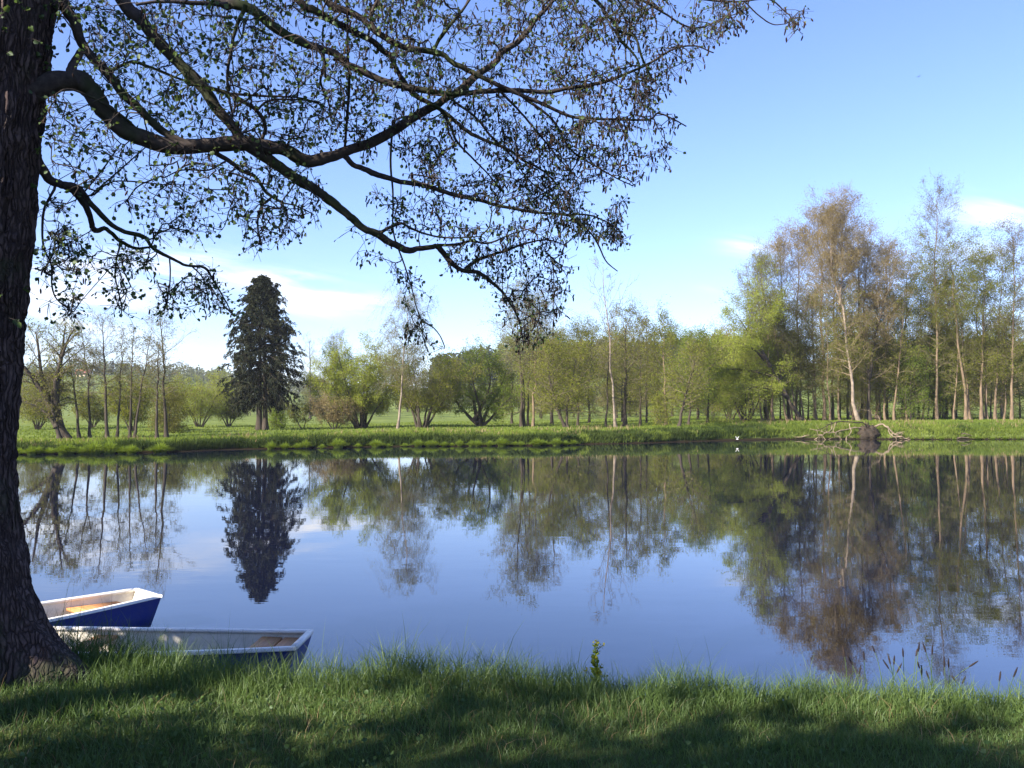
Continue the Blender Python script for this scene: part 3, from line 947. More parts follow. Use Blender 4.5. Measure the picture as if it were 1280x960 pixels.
for x, Y, top, W, dx, bk, r, kind, lf, dn, lab in grove:
    st = None
    if x >= 1108 and kind in ('alder', 'umbrella', 'leafy'):
        dn, W = dn * 1.6, W * 1.15
    if x == 1073:
        st = [[(0, 0, 0), (-.035, 0, .25), (-.06, 0, .45), (-.115, 0, .72), (-.13, 0, 1)], [(-.085, 0, .56), (-.06, .03, .74), (-.055, .04, .97)]]
    if x == 1087:
        st = [[(0, 0, 0), (-.005, 0, .28), (-.05, .02, .6), (-.03, .05, 1)], [(0, 0, .26), (.03, -.02, .5), (.09, -.03, .75), (.11, 0, .97)]]
    place_tree('grove_tree' if kind != 'willow' else 'willow_tree', lab, kind, x, Y, top, W, dx, bk, r, leafmat=lf, dens=dn, stems=st)

# low leafy alders inside the grove
for x, Y, top, W, lf, lab in [
    (1010, 101, 440, 2.6, 'olive_leaf', 'leafy low alder filling the grove behind the leaning willow trunk'),
    (1050, 102, 430, 2.6, 'olive_leaf', 'leafy low alder left of the slanting pale trunk'),
    (1100, 98, 450, 2.5, 'dull_leaf', 'leafy low alder behind the dark forked trunk'),
    (1138, 96, 452, 2.4, 'green_leaf', 'green low alder in front of the poplar foot'),
    (1160, 99, 440, 2.8, 'green_leaf', 'green low alder with layered boughs left of the poplar stem'),
    (1192, 100, 430, 2.7, 'olive_leaf', 'olive low alder right of the poplar stem'),
    (1238, 101, 430, 2.7, 'olive_leaf', 'olive low alder between the pale trees near the right edge'),
    (1275, 101, 436, 2.7, 'olive_leaf', 'olive low alder at the right edge of the grove'),
    (975, 102, 440, 2.6, 'willow_leaf', 'bright low alder behind the pale leaning stem'),
]:
    place_tree('grove_tree', lab, 'leafy', x, Y, top, W, rng.normal() * 4, 'dark_bark', .10, leafmat=lf, dens=.7)

# many look-alike stems deeper in the grove: one built, copies share the meshes
protos = []
for q in range(4):
    protos.append(place_tree('grove_tree', 'slim shaded alder stem among the crowded trunks inside the right grove', 'alder', 1000 + 60 * q, 108, 372, 2.2, rng.normal() * 8,
                             ['dark_bark', 'tan_bark'][q % 2], .13, leafmat=['dull_leaf', 'olive_leaf', 'brown_bud', 'dull_leaf'][q], dens=.55, group='crowded slim trees inside the right grove'))
for q in range(20):
    x = rng.uniform(955, 1300) if q % 3 else rng.uniform(1080, 1200)
    Y = rng.uniform(99, 122)
    r = copy_thing(protos[q % 4])
    bx = X_of(x, Y)
    r.location = (bx, Y, float(far_z(bx, Y)) - .08)
    r.rotation_euler = (0, 0, rng.uniform(0, 2 * PI))
    s = rng.uniform(.72, 1.12)
    r.scale = (s, s, s * rng.uniform(.9, 1.1))

for x, tilt in [(953, -7), (961, -8), (984, -9), (990, -10), (998, -12), (1004, -9), (1021, -3), (1037, -4), (1049, -2), (1098, 2), (1106, -1), (1117, 3), (1134, -4), (1152, 3), (1192, 2), (1234, -3), (1254, 4)]:
    r = copy_thing(protos[1 if rng.random() < .8 else 3])
    Y = rng.uniform(94.5, 99)
    bx = X_of(x, Y)
    r.location = (bx, Y, float(far_z(bx, Y)) - .08)
    r.rotation_euler = (rng.normal() * .03, math.radians(tilt), 0)
    sc_ = rng.uniform(.72, 1.0)
    r.scale = (sc_, sc_, sc_)

# woodland behind the meadow
bp = []
for q in range(4):
    bp.append(place_tree('woodland_tree', 'hazy olive tree in the wood behind the meadow', 'leafy', 700 + 70 * q, 150, 424, 4.0, 0, 'dark_bark', .2, leafmat=['olive_leaf', 'dull_leaf', 'green_leaf', 'brown_bud'][q],
                         dens=.8, size=.22, group='trees of the wood behind the meadow'))
for q in range(36):
    x = rng.uniform(610, 1330) if q < 28 else rng.uniform(330, 480)
    Y = rng.uniform(135, 190)
    if q >= 28:
        Y += 70
    r = copy_thing(bp[q % 4])
    bx = X_of(x, Y)
    r.location = (bx, Y, float(far_z(bx, Y)) - .1)
    r.rotation_euler = (0, 0, rng.uniform(0, 2 * PI))
    s = rng.uniform(.55, .9) if x < 960 else rng.uniform(.75, 1.1)
    r.scale = (s, s, s)


# ------------------------------------------------------------------ wooded hills (one mass each)
def forest(name, label, u0, u1, y0, y1, n, mat, h0, h1, conifer, dens=70):
    g = Geo()
    u = rng.uniform(u0, u1, n)
    Y = rng.uniform(y0, y1, n)
    x = (u - 640) / F * Y
    keep = fbm(x * .03, Y * .03, 2) > 0.33
    x, Y = x[keep], Y[keep]
    z = far_z(x, Y)
    H = rng.uniform(h0, h1, len(x))
    g.tubes(np.stack([np.stack([x, Y, z], -1), np.stack([x, Y, z + H * .8], -1)], 1), np.stack([H * .02, H * .008], -1), 4, 0)
    k = dens
    i = np.repeat(np.arange(len(x)), k)
    a = rng.random(len(i)) * 2 * PI
    t = rng.random(len(i)) ** (1.4 if conifer else 0.8)
    if conifer:
        rad = H[i] * .20 * (1 - t) * np.sqrt(rng.uniform(.3, 1, len(i)))
        pz = z[i] + H[i] * (.10 + .9 * t)
    else:
        th = np.arccos(rng.uniform(-1, 1, len(i)))
        rr = H[i] * rng.uniform(.7, 1, len(i))
        rad = rr * .30 * np.sin(th) * (1 + .3 * np.cos(3 * a + i))
        pz = z[i] + H[i] * .58 + rr * .42 * np.cos(th)
    P = np.stack([x[i] + rad * np.cos(a), Y[i] + rad * np.sin(a), pz], -1)
    D = rng.normal(size=P.shape) + np.array([0, 0, -.5 if conifer else 0])
    g.kites(P, D, H[i] * rng.uniform(.07, .16, len(i)), .8, 1, .6 * rng.random(len(x))[i] + .4 * rng.random(len(i)))
    o_ = g.make(name, [M['dark_bark'], M[mat]])
    tag(o_, label, 'woodland', None, 'stuff')


forest('conifer_forest', 'dark conifer wood on the low hill behind the willows', 540, 1000, 330, 470, 900, 'conifer_far', 9, 15, True, 90)
forest('hill_woodland', 'bluish wooded hillside far behind the left meadow', -250, 430, 430, 800, 900, 'wood_far', 6, 11, False, 80)
forest('ridge_conifers', 'dark trees along the skyline of the far left hill', -200, 320, 640, 760, 260, 'conifer_far', 7, 13, True, 80)
forest('grove_backdrop', 'dark wooded slope glimpsed behind the right grove', 1080, 1600, 230, 340, 600, 'wood_far', 9, 15, False, 100)
forest('hedge_belt', 'low dark hedge line along the far edge of the meadow', 300, 900, 225, 280, 420, 'wood_far', 3, 6, False, 80)


# ------------------------------------------------------------------ houses on the left hill
def house(label, x, Y, row, w, h, d, wall, roof, rz=0.0):
    bx = X_of(x, Y)
    bz = min(float(far_z(bx, Y)), at(x, row, Y)[2] + 2)
    bz = at(x, row, Y)[2]
    gz = float(far_z(bx, Y))
    root = empty('hill_house', (bx, Y, min(bz, gz)), rz)
    tag(root, label, 'house', 'houses on the far left hill')
    lift = max(bz - gz, 0)
    g = Geo()
    hh = h + lift
    g.box((0, 0, hh / 2), (w, d, hh))
    # gables
    gv = np.array([[-w / 2, -d / 2, hh], [-w / 2, d / 2, hh], [-w / 2, 0, hh + d * .32], [w / 2, -d / 2, hh], [w / 2, d / 2, hh], [w / 2, 0, hh + d * .32]])
    g.add(gv, np.array([[0, 1, 2], [3, 5, 4]]))
    g.make('wall', M[wall], root)
    g = Geo()
    e, th = .4, .25
    rv = []
    for s in (-1, 1):
        for xx in (-w / 2 - e, w / 2 + e):
            rv += [[xx, s * (d / 2 + e), hh - e * .6], [xx, 0, hh + d * .34], [xx, s * (d / 2 + e), hh - e * .6 + th], [xx, 0, hh + d * .34 + th]]
    rv = np.array(rv)
    fs = []
    for b in (0, 8):
        fs += [[b, b + 4, b + 5, b + 1], [b + 2, b + 3, b + 7, b + 6], [b, b + 2, b + 6, b + 4], [b, b + 1, b + 3, b + 2], [b + 4, b + 6, b + 7, b + 5]]
    g.add(rv, np.array(fs))
    g.make('roof', M[roof], root)
    for k in range(3):
        g = Geo()
        g.box((-w * .3 + w * .3 * k, -d / 2 - .03, hh - h * .45), (w * .13, .1, h * .32))
        g.make('window', M['window_glass'], root)


house('cream tall house among trees on the far left hill', 104, 560, 480, 7.5, 6.5, 7, 'plaster_cream', 'roof_red', .25)
house('low house with a red roof at the foot of the far left hill', 100, 470, 511, 9, 2.2, 7, 'plaster_white', 'roof_red', -.1)
house('pale house on the skyline behind the tallest bare tree', 143, 700, 487, 10, 4.5, 8, 'plaster_white', 'roof_grey', .15)
house('pinkish white house on the skyline left of the twiggy bare tree', 183, 700, 486, 13, 4.5, 8, 'plaster_white', 'roof_grey', -.2)
house('grey roofed house at the right end of the hill houses', 222, 720, 484, 9, 3.5, 8, 'plaster_white', 'roof_grey', .1)


# ------------------------------------------------------------------ far bank: grass and tussocks
rng = np.random.default_rng(24)


def bank_grass():
    g = Geo()
    n = 90000
    x = rng.uniform(-42, 62, n)
    d = np.abs(rng.normal(size=n)) * np.where(rng.random(n) < .2, .5, 3.2) + .01
    Y = far_edge(x) + d
    z = far_z(x, Y)
    pat = fbm(x * .5, Y * .5, 3)
    ok = (d > .02 + .35 * (pat - .5))
    x, Y, z, d, pat = x[ok], Y[ok], z[ok], d[ok], pat[ok]
    n = len(x)
    h = (.14 + .34 * pat) * rng.uniform(.6, 1.3, n) * np.where(d < 2.5, 1.15, .7)
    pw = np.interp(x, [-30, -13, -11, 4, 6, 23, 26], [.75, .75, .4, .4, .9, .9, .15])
    weed = ((fbm(x * .7 + 11, Y * .7, 3) * .8 + .2 * rng.random(n) < .22 + .42 * pw) | ((d < 1.1) & (x < 5))) & (d < np.where(x > 4, 3.2, 2.4))  # blades that carry the painted shade along the bank face and foot
    val = .75 * fbm(x * .3 + 50, Y * .3, 3) + .5 * rng.random(n) - .15
    wd = rng.uniform(.04, .09, n)
    ln = rng.uniform(.1, .7, n)
    P = np.stack([x, Y, z - .02], -1)
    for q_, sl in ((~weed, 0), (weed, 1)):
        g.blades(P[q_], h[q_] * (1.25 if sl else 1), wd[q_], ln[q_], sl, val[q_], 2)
    n = 60000
    x = rng.uniform(-60, 70, n)
    d = 5 + rng.random(n) ** 1.6 * 60
    Y = far_edge(x) + d
    z = far_z(x, Y)
    h = rng.uniform(.08, .24, n)
    g.blades(np.stack([x, Y, z - .02], -1), h, rng.uniform(.06, .14, n), rng.uniform(.1, .7, n), 0, .8 * fbm(x * .15 + 50, Y * .15, 3) + .4 * rng.random(n) - .1, 2)
    n = 5000
    x = rng.uniform(-42, 62, n)
    d = rng.uniform(.5, 6, n)
    keep = fbm(x * .4 + 70, d * .5, 3) > .5
    x, d = x[keep], d[keep]
    Y = far_edge(x) + d
    g.blades(np.stack([x, Y, far_z(x, Y)], -1), rng.uniform(.2, .6, len(x)), rng.uniform(.03, .07, len(x)), rng.uniform(.1, .6, len(x)), 2, None, 2)
    o_ = g.make('bank_grass', [M['far_grass'], M['shaded_weed'], M['straw']])
    tag(o_, 'rough green grass covering the far bank and meadow', 'grass', None, 'stuff')


bank_grass()


def tussock_mesh(seed, r=.46, h=.66, n=1100):
    g = Geo()
    a = rng.random(n) * 2 * PI
    q = np.sqrt(rng.random(n)) * r * .55
    P = np.stack([q * np.cos(a), q * np.sin(a), np.zeros(n)], -1)
    lean = np.stack([np.cos(a), np.sin(a), np.zeros(n)], -1) * (q / r * 1.35 + rng.uniform(0, .22, n))[:, None]
    g.blades(P, h * rng.uniform(.65, 1.15, n), rng.uniform(.02, .045, n), lean, 0, rng.uniform(.4, 1, n), 4, 1.45)
    return g


tp = []
tuss = [(x, 'left') for x in (28, 39, 52, 66, 82, 91, 105, 118, 127, 142, 156, 169)] + [(201, 'lone')] + \
       [(x, 'mid') for x in (344, 356, 369, 381, 404, 428, 449, 472, 489, 505, 518, 532, 545, 555, 567, 578, 590, 600, 612, 624, 632, 645, 656, 668, 679, 692, 703, 714)] + \
       [(x, 'right') for x in (1140, 1158, 1176, 1192, 1222, 1240, 1256, 1272)]
LAB = {'left': 'bright sedge tussock in the row along the left water edge',
       'lone': 'lone large round sedge tussock standing apart right of the left row',
       'mid': 'sedge tussock in the row along the water edge below the willows',
       'right': 'small sedge tuft at the water edge under the right grove'}
for i, (x, w) in enumerate(tuss):
    x = x + (rng.uniform(-5, 5) if w in ('left', 'mid') else 0)
    if len(tp) < 4:
        r = tussock_mesh(i).make('sedge_tussock', M['sedge'])
        tp.append(r)
    else:
        r = tp[i % 4].copy()
        C.objects.link(r)
    Y = 60.0
    for _ in range(12):
        Y = float(far_edge(X_of(x, Y))) - .42 + rng.uniform(-.25, .3)
    bx = X_of(x, Y)
    r.location = (bx, Y, -.04)
    r.rotation_euler = (0, 0, rng.uniform(0, 6.28))
    s = {'left': .8, 'lone': 1.5, 'mid': .74, 'right': .5}[w] * rng.uniform(.6, 1.45)
    r.scale = (s * rng.uniform(.95, 1.45), s, s * (1.25 if w != 'lone' else .85) * rng.uniform(.8, 1.1))
    tag(r, LAB[w], 'tussock', 'sedge tussocks along the %s' % {'left': 'left water edge', 'lone': 'left water edge', 'mid': 'middle water edge', 'right': 'right water edge'}[w])


# ------------------------------------------------------------------ fallen tree and driftwood
def fallen():
    Y = float(far_edge(X_of(1085, 82))) + .1
    o0 = at(1085, 549, Y)
    root = empty('fallen_tree', (o0[0], Y, 0))
    tag(root, 'fallen uprooted tree with pale broken limbs lying on the water edge', 'fallen tree')

    def p(x, y, dy=0.0):
        q = at(x, y, Y + dy)
        return (q[0] - o0[0], dy, q[2])
    g = Geo()
    # root plate: lumpy disc of soil with roots
    n = 260
    th = np.arccos(rng.uniform(-1, 1, n))
    V, Fc = [], []
    nu, nv = 22, 34
    for i in range(nu + 1):
        for j in range(nv):
            a, b = PI * i / nu, 2 * PI * j / nv
            k = 1 + 1.1 * (fbm(np.array(3 * math.sin(a) * math.cos(b) + 9), np.array(3 * math.cos(a) + 3 * math.sin(b))) - .5)
            V.append((.95 * k * math.sin(a) * math.cos(b), .5 * k * math.sin(a) * math.sin(b), .45 + .75 * k * math.cos(a)))
    for i in range(nu):
        for j in range(nv):
            Fc.append([i * nv + j, i * nv + (j + 1) % nv, (i + 1) * nv + (j + 1) % nv, (i + 1) * nv + j])
    g.add(np.array(V), np.array(Fc))
    rd = norm(rng.normal(size=(60, 3)) * np.array([1, .5, 1]))
    g.tubes(shoots(np.array([0, 0, .55]) + rd * np.array([.7, .35, .6]), rd, rng.uniform(.25, .7, 60), 5, .25, .12), np.linspace(.06, .012, 5)[None] * np.ones((60, 1)), 5)
    g.make('root_plate', M['root_soil'], root, True)
    limbs = [
        ([(1092, 534, .2), (1104, 530, 0), (1116, 541, -.5), (1130, 550, -1.0)], .15, 'driftwood'),
        ([(1108, 534, -.3), (1116, 545, -.7), (1128, 546, -1), (1134, 552, -1.2)], .10, 'driftwood'),
        ([(1088, 533, .1), (1070, 527, -.2), (1048, 527, -.5), (1022, 537, -.8)], .10, 'root_soil'),
        ([(1078, 535, 0), (1060, 536, -.5), (1038, 541, -.9), (1012, 536, -1.0)], .08, 'driftwood'),
        ([(1062, 530, -.4), (1064, 540, -.8), (1058, 548, -1.1), (1063, 554, -1.3)], .06, 'driftwood'),
        ([(1040, 530, -.5), (1036, 540, -.9), (1022, 546, -1.2), (1014, 552, -1.4)], .06, 'driftwood'),
        ([(1045, 528, -.5), (1042, 538, -1), (1050, 548, -1.2), (1046, 553, -1.3)], .05, 'driftwood'),
        ([(1020, 537, -.8), (1024, 543, -1), (1034, 550, -1.2), (1040, 553, -1.2)], .05, 'driftwood'),
        ([(1102, 531, .3), (1098, 522, .3), (1090, 518, .4), (1086, 512, .4)], .05, 'driftwood'),
    ]
    for pts, r, m in limbs:
        g = Geo()
        P = polyline([p(*q) for q in pts], 12)
        P[1:-1] += rng.normal(size=(10, 3)) * .05
        g.tubes(P[None], (r * .7 * np.linspace(1, .4, 12) * (1 + .15 * rng.normal(size=12)))[None], 7, 0, True)
        i2 = np.zeros(7, int)
        b2, t2 = sample(P[None], i2, rng.uniform(.3, .95, 7))
        g.tubes(shoots(b2, spread(t2, np.radians(rng.uniform(35, 70, 7))), rng.uniform(.3, .9, 7), 4, .1, .06), np.linspace(r * .35, .01, 4)[None] * np.ones((7, 1)), 4)
        g.make('limb', M[m], root, True)


fallen()
for (x, y, w, lab) in [(1000, 549, 1.6, 'bundle of grey driftwood sticks at the bank left of the fallen tree'), (1205, 546, 2.2, 'pale driftwood heap lodged under the bank right of the fallen tree')]:
    Y = float(far_edge(X_of(x, 82))) + .05
    bx = X_of(x, Y)
    root = empty('driftwood', (bx, Y, .05))
    tag(root, lab, 'driftwood')
    for k in range(7):
        g = Geo()
        a = rng.normal() * .35
        c = np.array([rng.normal() * w * .3, rng.normal() * .2, .08 + .05 * k])
        dvec = np.array([math.cos(a), .3 * rng.normal(), math.sin(a) * .6]) * w * rng.uniform(.25, .5)
        P = polyline([c - dvec, c - dvec * .3 + rng.normal(size=3) * .08, c + dvec * .4 + rng.normal(size=3) * .08, c + dvec], 8)
        g.tubes(P[None], (rng.uniform(.03, .07) * np.linspace(1, .4, 8))[None], 6, 0, True)
        g.make('stick', M['driftwood'], root, True)


# ------------------------------------------------------------------ birds
def bird(name, label, loc, span, heading, wing_up, mat, flat=False):
    V = []
    nu, nv = 12, 10
    body = [(-.50, .015), (-.42, .06), (-.30, .085), (-.12, .11), (.08, .11), (.22, .085), (.30, .06), (.36, .062), (.42, .055), (.46, .022), (.52, .010), (.57, .003)]
    for i, (x, r) in enumerate(body):
        for j in range(nv):
            a = 2 * PI * j / nv
            rz = r * (.55 if i == 0 else .85)
            V.append((x, r * math.cos(a) * (1.6 if i < 2 else 1), rz * math.sin(a) + (.03 if 6 <= i else 0)))
    Fc = [[i * nv + j, i * nv + (j + 1) % nv, (i + 1) * nv + (j + 1) % nv, (i + 1) * nv + j] for i in range(len(body) - 1) for j in range(nv)]
    g = Geo()
    g.add(np.array(V), [np.array(Fc), np.array([list(range(nv))]), np.array([[(len(body) - 1) * nv + j for j in range(nv)]])])
    # wings, thick at the root
    prof = [(0.05, .14, -.14, .05), (.35, .20, -.10, .03), (.7, .14, -.12, .018), (1.0, .02, -.14, .008)]
    for s in (-1, 1):
        W = []
        for q, fr, bk, th in prof:
            yy = s * q * math.cos(wing_up) * (1.0)
            zz = q * math.sin(wing_up) + .04 - .10 * q * q
            W += [(fr, yy, zz), ((fr + bk) / 2, yy, zz + th), (bk, yy, zz), ((fr + bk) / 2, yy, zz - th)]
        f = []
        for i in range(3):
            for j in range(4):
                f.append([i * 4 + j, i * 4 + (j + 1) % 4, i * 4 + 4 + (j + 1) % 4, i * 4 + 4 + j])
        g.add(np.array(W), [np.array(f), np.array([[12, 13, 14, 15], [0, 3, 2, 1]])])
    o_ = g.make(name, M[mat], None, True)
    o_.location = Vector(loc)
    o_.scale = (span / 2,) * 3
    o_.rotation_euler = (0, 0, heading)
    tag(o_, label, 'bird')


q = at(921.5, 549.5, 70)
bird('white_bird', 'white bird with raised wings low over the water before the right bank', (q[0], 70, q[2] + .02), .62, 2.0, 1.0, 'bird_white')
q = at(1148, 96, 55)
bird('flying_bird', 'tiny dark bird alone in the open blue sky', q, .34, .7, .5, 'bird_dark')


# ------------------------------------------------------------------ boats
def boat(label, pos, heading, Lm, wend, wmid, gz, seats, hook=False, rim_only=False):
    """local x runs along the hull, the visible square end at x=0, hull extends to -x"""
    root = empty('rowing_boat', pos, heading)
    tag(root, label, 'boat', 'flat bottomed boats moored at the near bank')
    n = 33
    s = np.linspace(0, 1, n)
    shape = np.interp(s, [0, .12, .3, .55, .8, 1], [0, .38, .8, 1, .8, .35])
    wt = wend + (wmid - wend) * shape
    wt = np.convolve(np.pad(wt, 2, mode='edge'), np.ones(5) / 5, 'valid')
    x = -s * Lm
    top = gz + .035 * (2 * s - .9) ** 2
    rock = .09 * np.exp(-s * 9) + .16 * np.exp(-(1 - s) * 9)
    bot = -.06 + rock
    wb = wt * .84
    inset = .11 * np.exp(-s * 12)          # raked end
    th = .022

    def strip(rows, flip=False):
        A = np.stack(rows, 1)
        k = A.shape[1]
        f = []
        for i in range(n - 1):
            for j in range(k - 1):
                q_ = [i * k + j, i * k + j + 1, (i + 1) * k + j + 1, (i + 1) * k + j]
                f.append(q_[::-1] if flip else q_)
        return A, np.array(f)

    def sec(w_t, w_b, zt, zb, off, dzb, inn):
        xx_t, xx_b = x + (-off if inn else 0) * 0, x - inset
        return [np.stack([xx_t, w_t / 2 - off, zt], -1), np.stack([(xx_t * .5 + xx_b * .5), (w_t * .56 + w_b * .44) / 2 - off, zt * .5 + (zb + dzb) * .5], -1), np.stack([xx_b, w_b / 2 - off, zb + dzb], -1),
                np.stack([xx_b, np.zeros(n), zb + dzb], -1),
                np.stack([xx_b, -(w_b / 2 - off), zb + dzb], -1), np.stack([(xx_t * .5 + xx_b * .5), -((w_t * .56 + w_b * .44) / 2 - off), zt * .5 + (zb + dzb) * .5], -1), np.stack([xx_t, -(w_t / 2 - off), zt], -1)]
    g = Geo()
    A, f = strip(sec(wt, wb, top, bot, 0, 0, False))
    g.add(A.reshape(-1, 3), f)
    g.add(A[0], np.array([[6, 5, 4, 3, 2, 1, 0]]))
    g.add(A[-1], np.array([[0, 1, 2, 3, 4, 5, 6]]))
    g.make('hull', M['boat_blue'], root)
    g = Geo()
    xs_ = x.copy()
    A, f = strip(sec(wt, wb, top - .002, bot, th, .03, True), True)
    A[0, :, 0] -= .03
    A[-1, :, 0] += .03
    g.add(A.reshape(-1, 3), f)
    g.add(A[0], np.array([[0, 1, 2, 3, 4, 5, 6]]))
    g.add(A[-1], np.array([[6, 5, 4, 3, 2, 1, 0]]))
    # floor ribs
    for sx in np.linspace(.12, .9, 7):
        i = int(sx * (n - 1))
        g.box((x[i], 0, bot[i] + .045), (.05, wb[i] * .9, .03))
    g.make('inner_hull', M['boat_white'], root)
    # gunwale
    g = Geo()
    for sg in (1, -1):
        P = np.stack([x, sg * (wt / 2 - th * .5), top + .008], -1)
        a, b = .030, .016
        rows = [P + np.array([0, sg * a, -b]), P + np.array([0, sg * a, b]), P + np.array([0, -sg * a, b]), P + np.array([0, -sg * a, -b]), P + np.array([0, sg * a, -b])]
        A, f = strip(rows, sg > 0)
        g.add(A.reshape(-1, 3), [f, np.array([[0, 1, 2, 3], [(n - 1) * 5 + 3, (n - 1) * 5 + 2, (n - 1) * 5 + 1, (n - 1) * 5]])])
    for xe, i in ((-.005, 0), (x[-1] + .005, n - 1)):
        g.box((xe - (.012 if i == 0 else -.012), 0, top[i] + .0095), (.06, wt[i] - .064, .034))
    g.make('gunwale', M['boat_rim'], root)
    for (sa, sb, hgt) in seats:
        g = Geo()
        k = 2 if .09 < sb - sa < .13 else 1
        span = (sb - sa) * Lm
        for q_ in range(k):
            a = sa + (sb - sa) * q_ / k
            b = sa + (sb - sa) * (q_ + 1) / k - .006
            wa, wb_ = (np.interp(a, s, wt) * .93 - 2 * th), (np.interp(b, s, wt) * .93 - 2 * th)
            zz = gz - hgt
            v = []
            for z_ in (zz, zz + .03):
                v += [[-a * Lm, wa / 2, z_], [-a * Lm, -wa / 2, z_], [-b * Lm, -wb_ / 2, z_], [-b * Lm, wb_ / 2, z_]]
            g.add(np.array(v), np.array([[0, 1, 2, 3], [7, 6, 5, 4], [0, 4, 5, 1], [1, 5, 6, 2], [2, 6, 7, 3], [3, 7, 4, 0]]))
        g.make('seat', M['seat_wood'], root)
    if hook:
        g = Geo()
        i = int(.34 * n)
        P = np.array([[x[i], -(wt[i] / 2) - .005, gz - .06], [x[i], -(wt[i] / 2) - .045, gz - .08], [x[i], -(wt[i] / 2) - .05, gz - .14], [x[i] - .02, -(wt[i] / 2) - .035, gz - .17], [x[i] - .04, -(wt[i] / 2) - .01, gz - .165]])
        g.tubes(catmull(P, 4)[None], np.full((1, 17), .009), 6)
        g.make('mooring_hook', M['steel'], root, True)
    return root


boat('blue boat with white inside lying square to the near grass, nearer of two', (-2.0, 8.55, 0), math.radians(-1.5), 4.3, .62, .98, .365, [(.015, .125, .05), (.47, .525, .07), (.86, .95, .1)])
boat('blue boat with beige inside slanting out from behind the trunk, farther of the two', (-4.42, 10.78, 0), math.radians(49), 4.2, .60, 1.05, .36, [(.06, .20, .10), (.5, .58, .13), (.86, .95, .1)], hook=True)


# ------------------------------------------------------------------ the near alder
rng = np.random.default_rng(23)


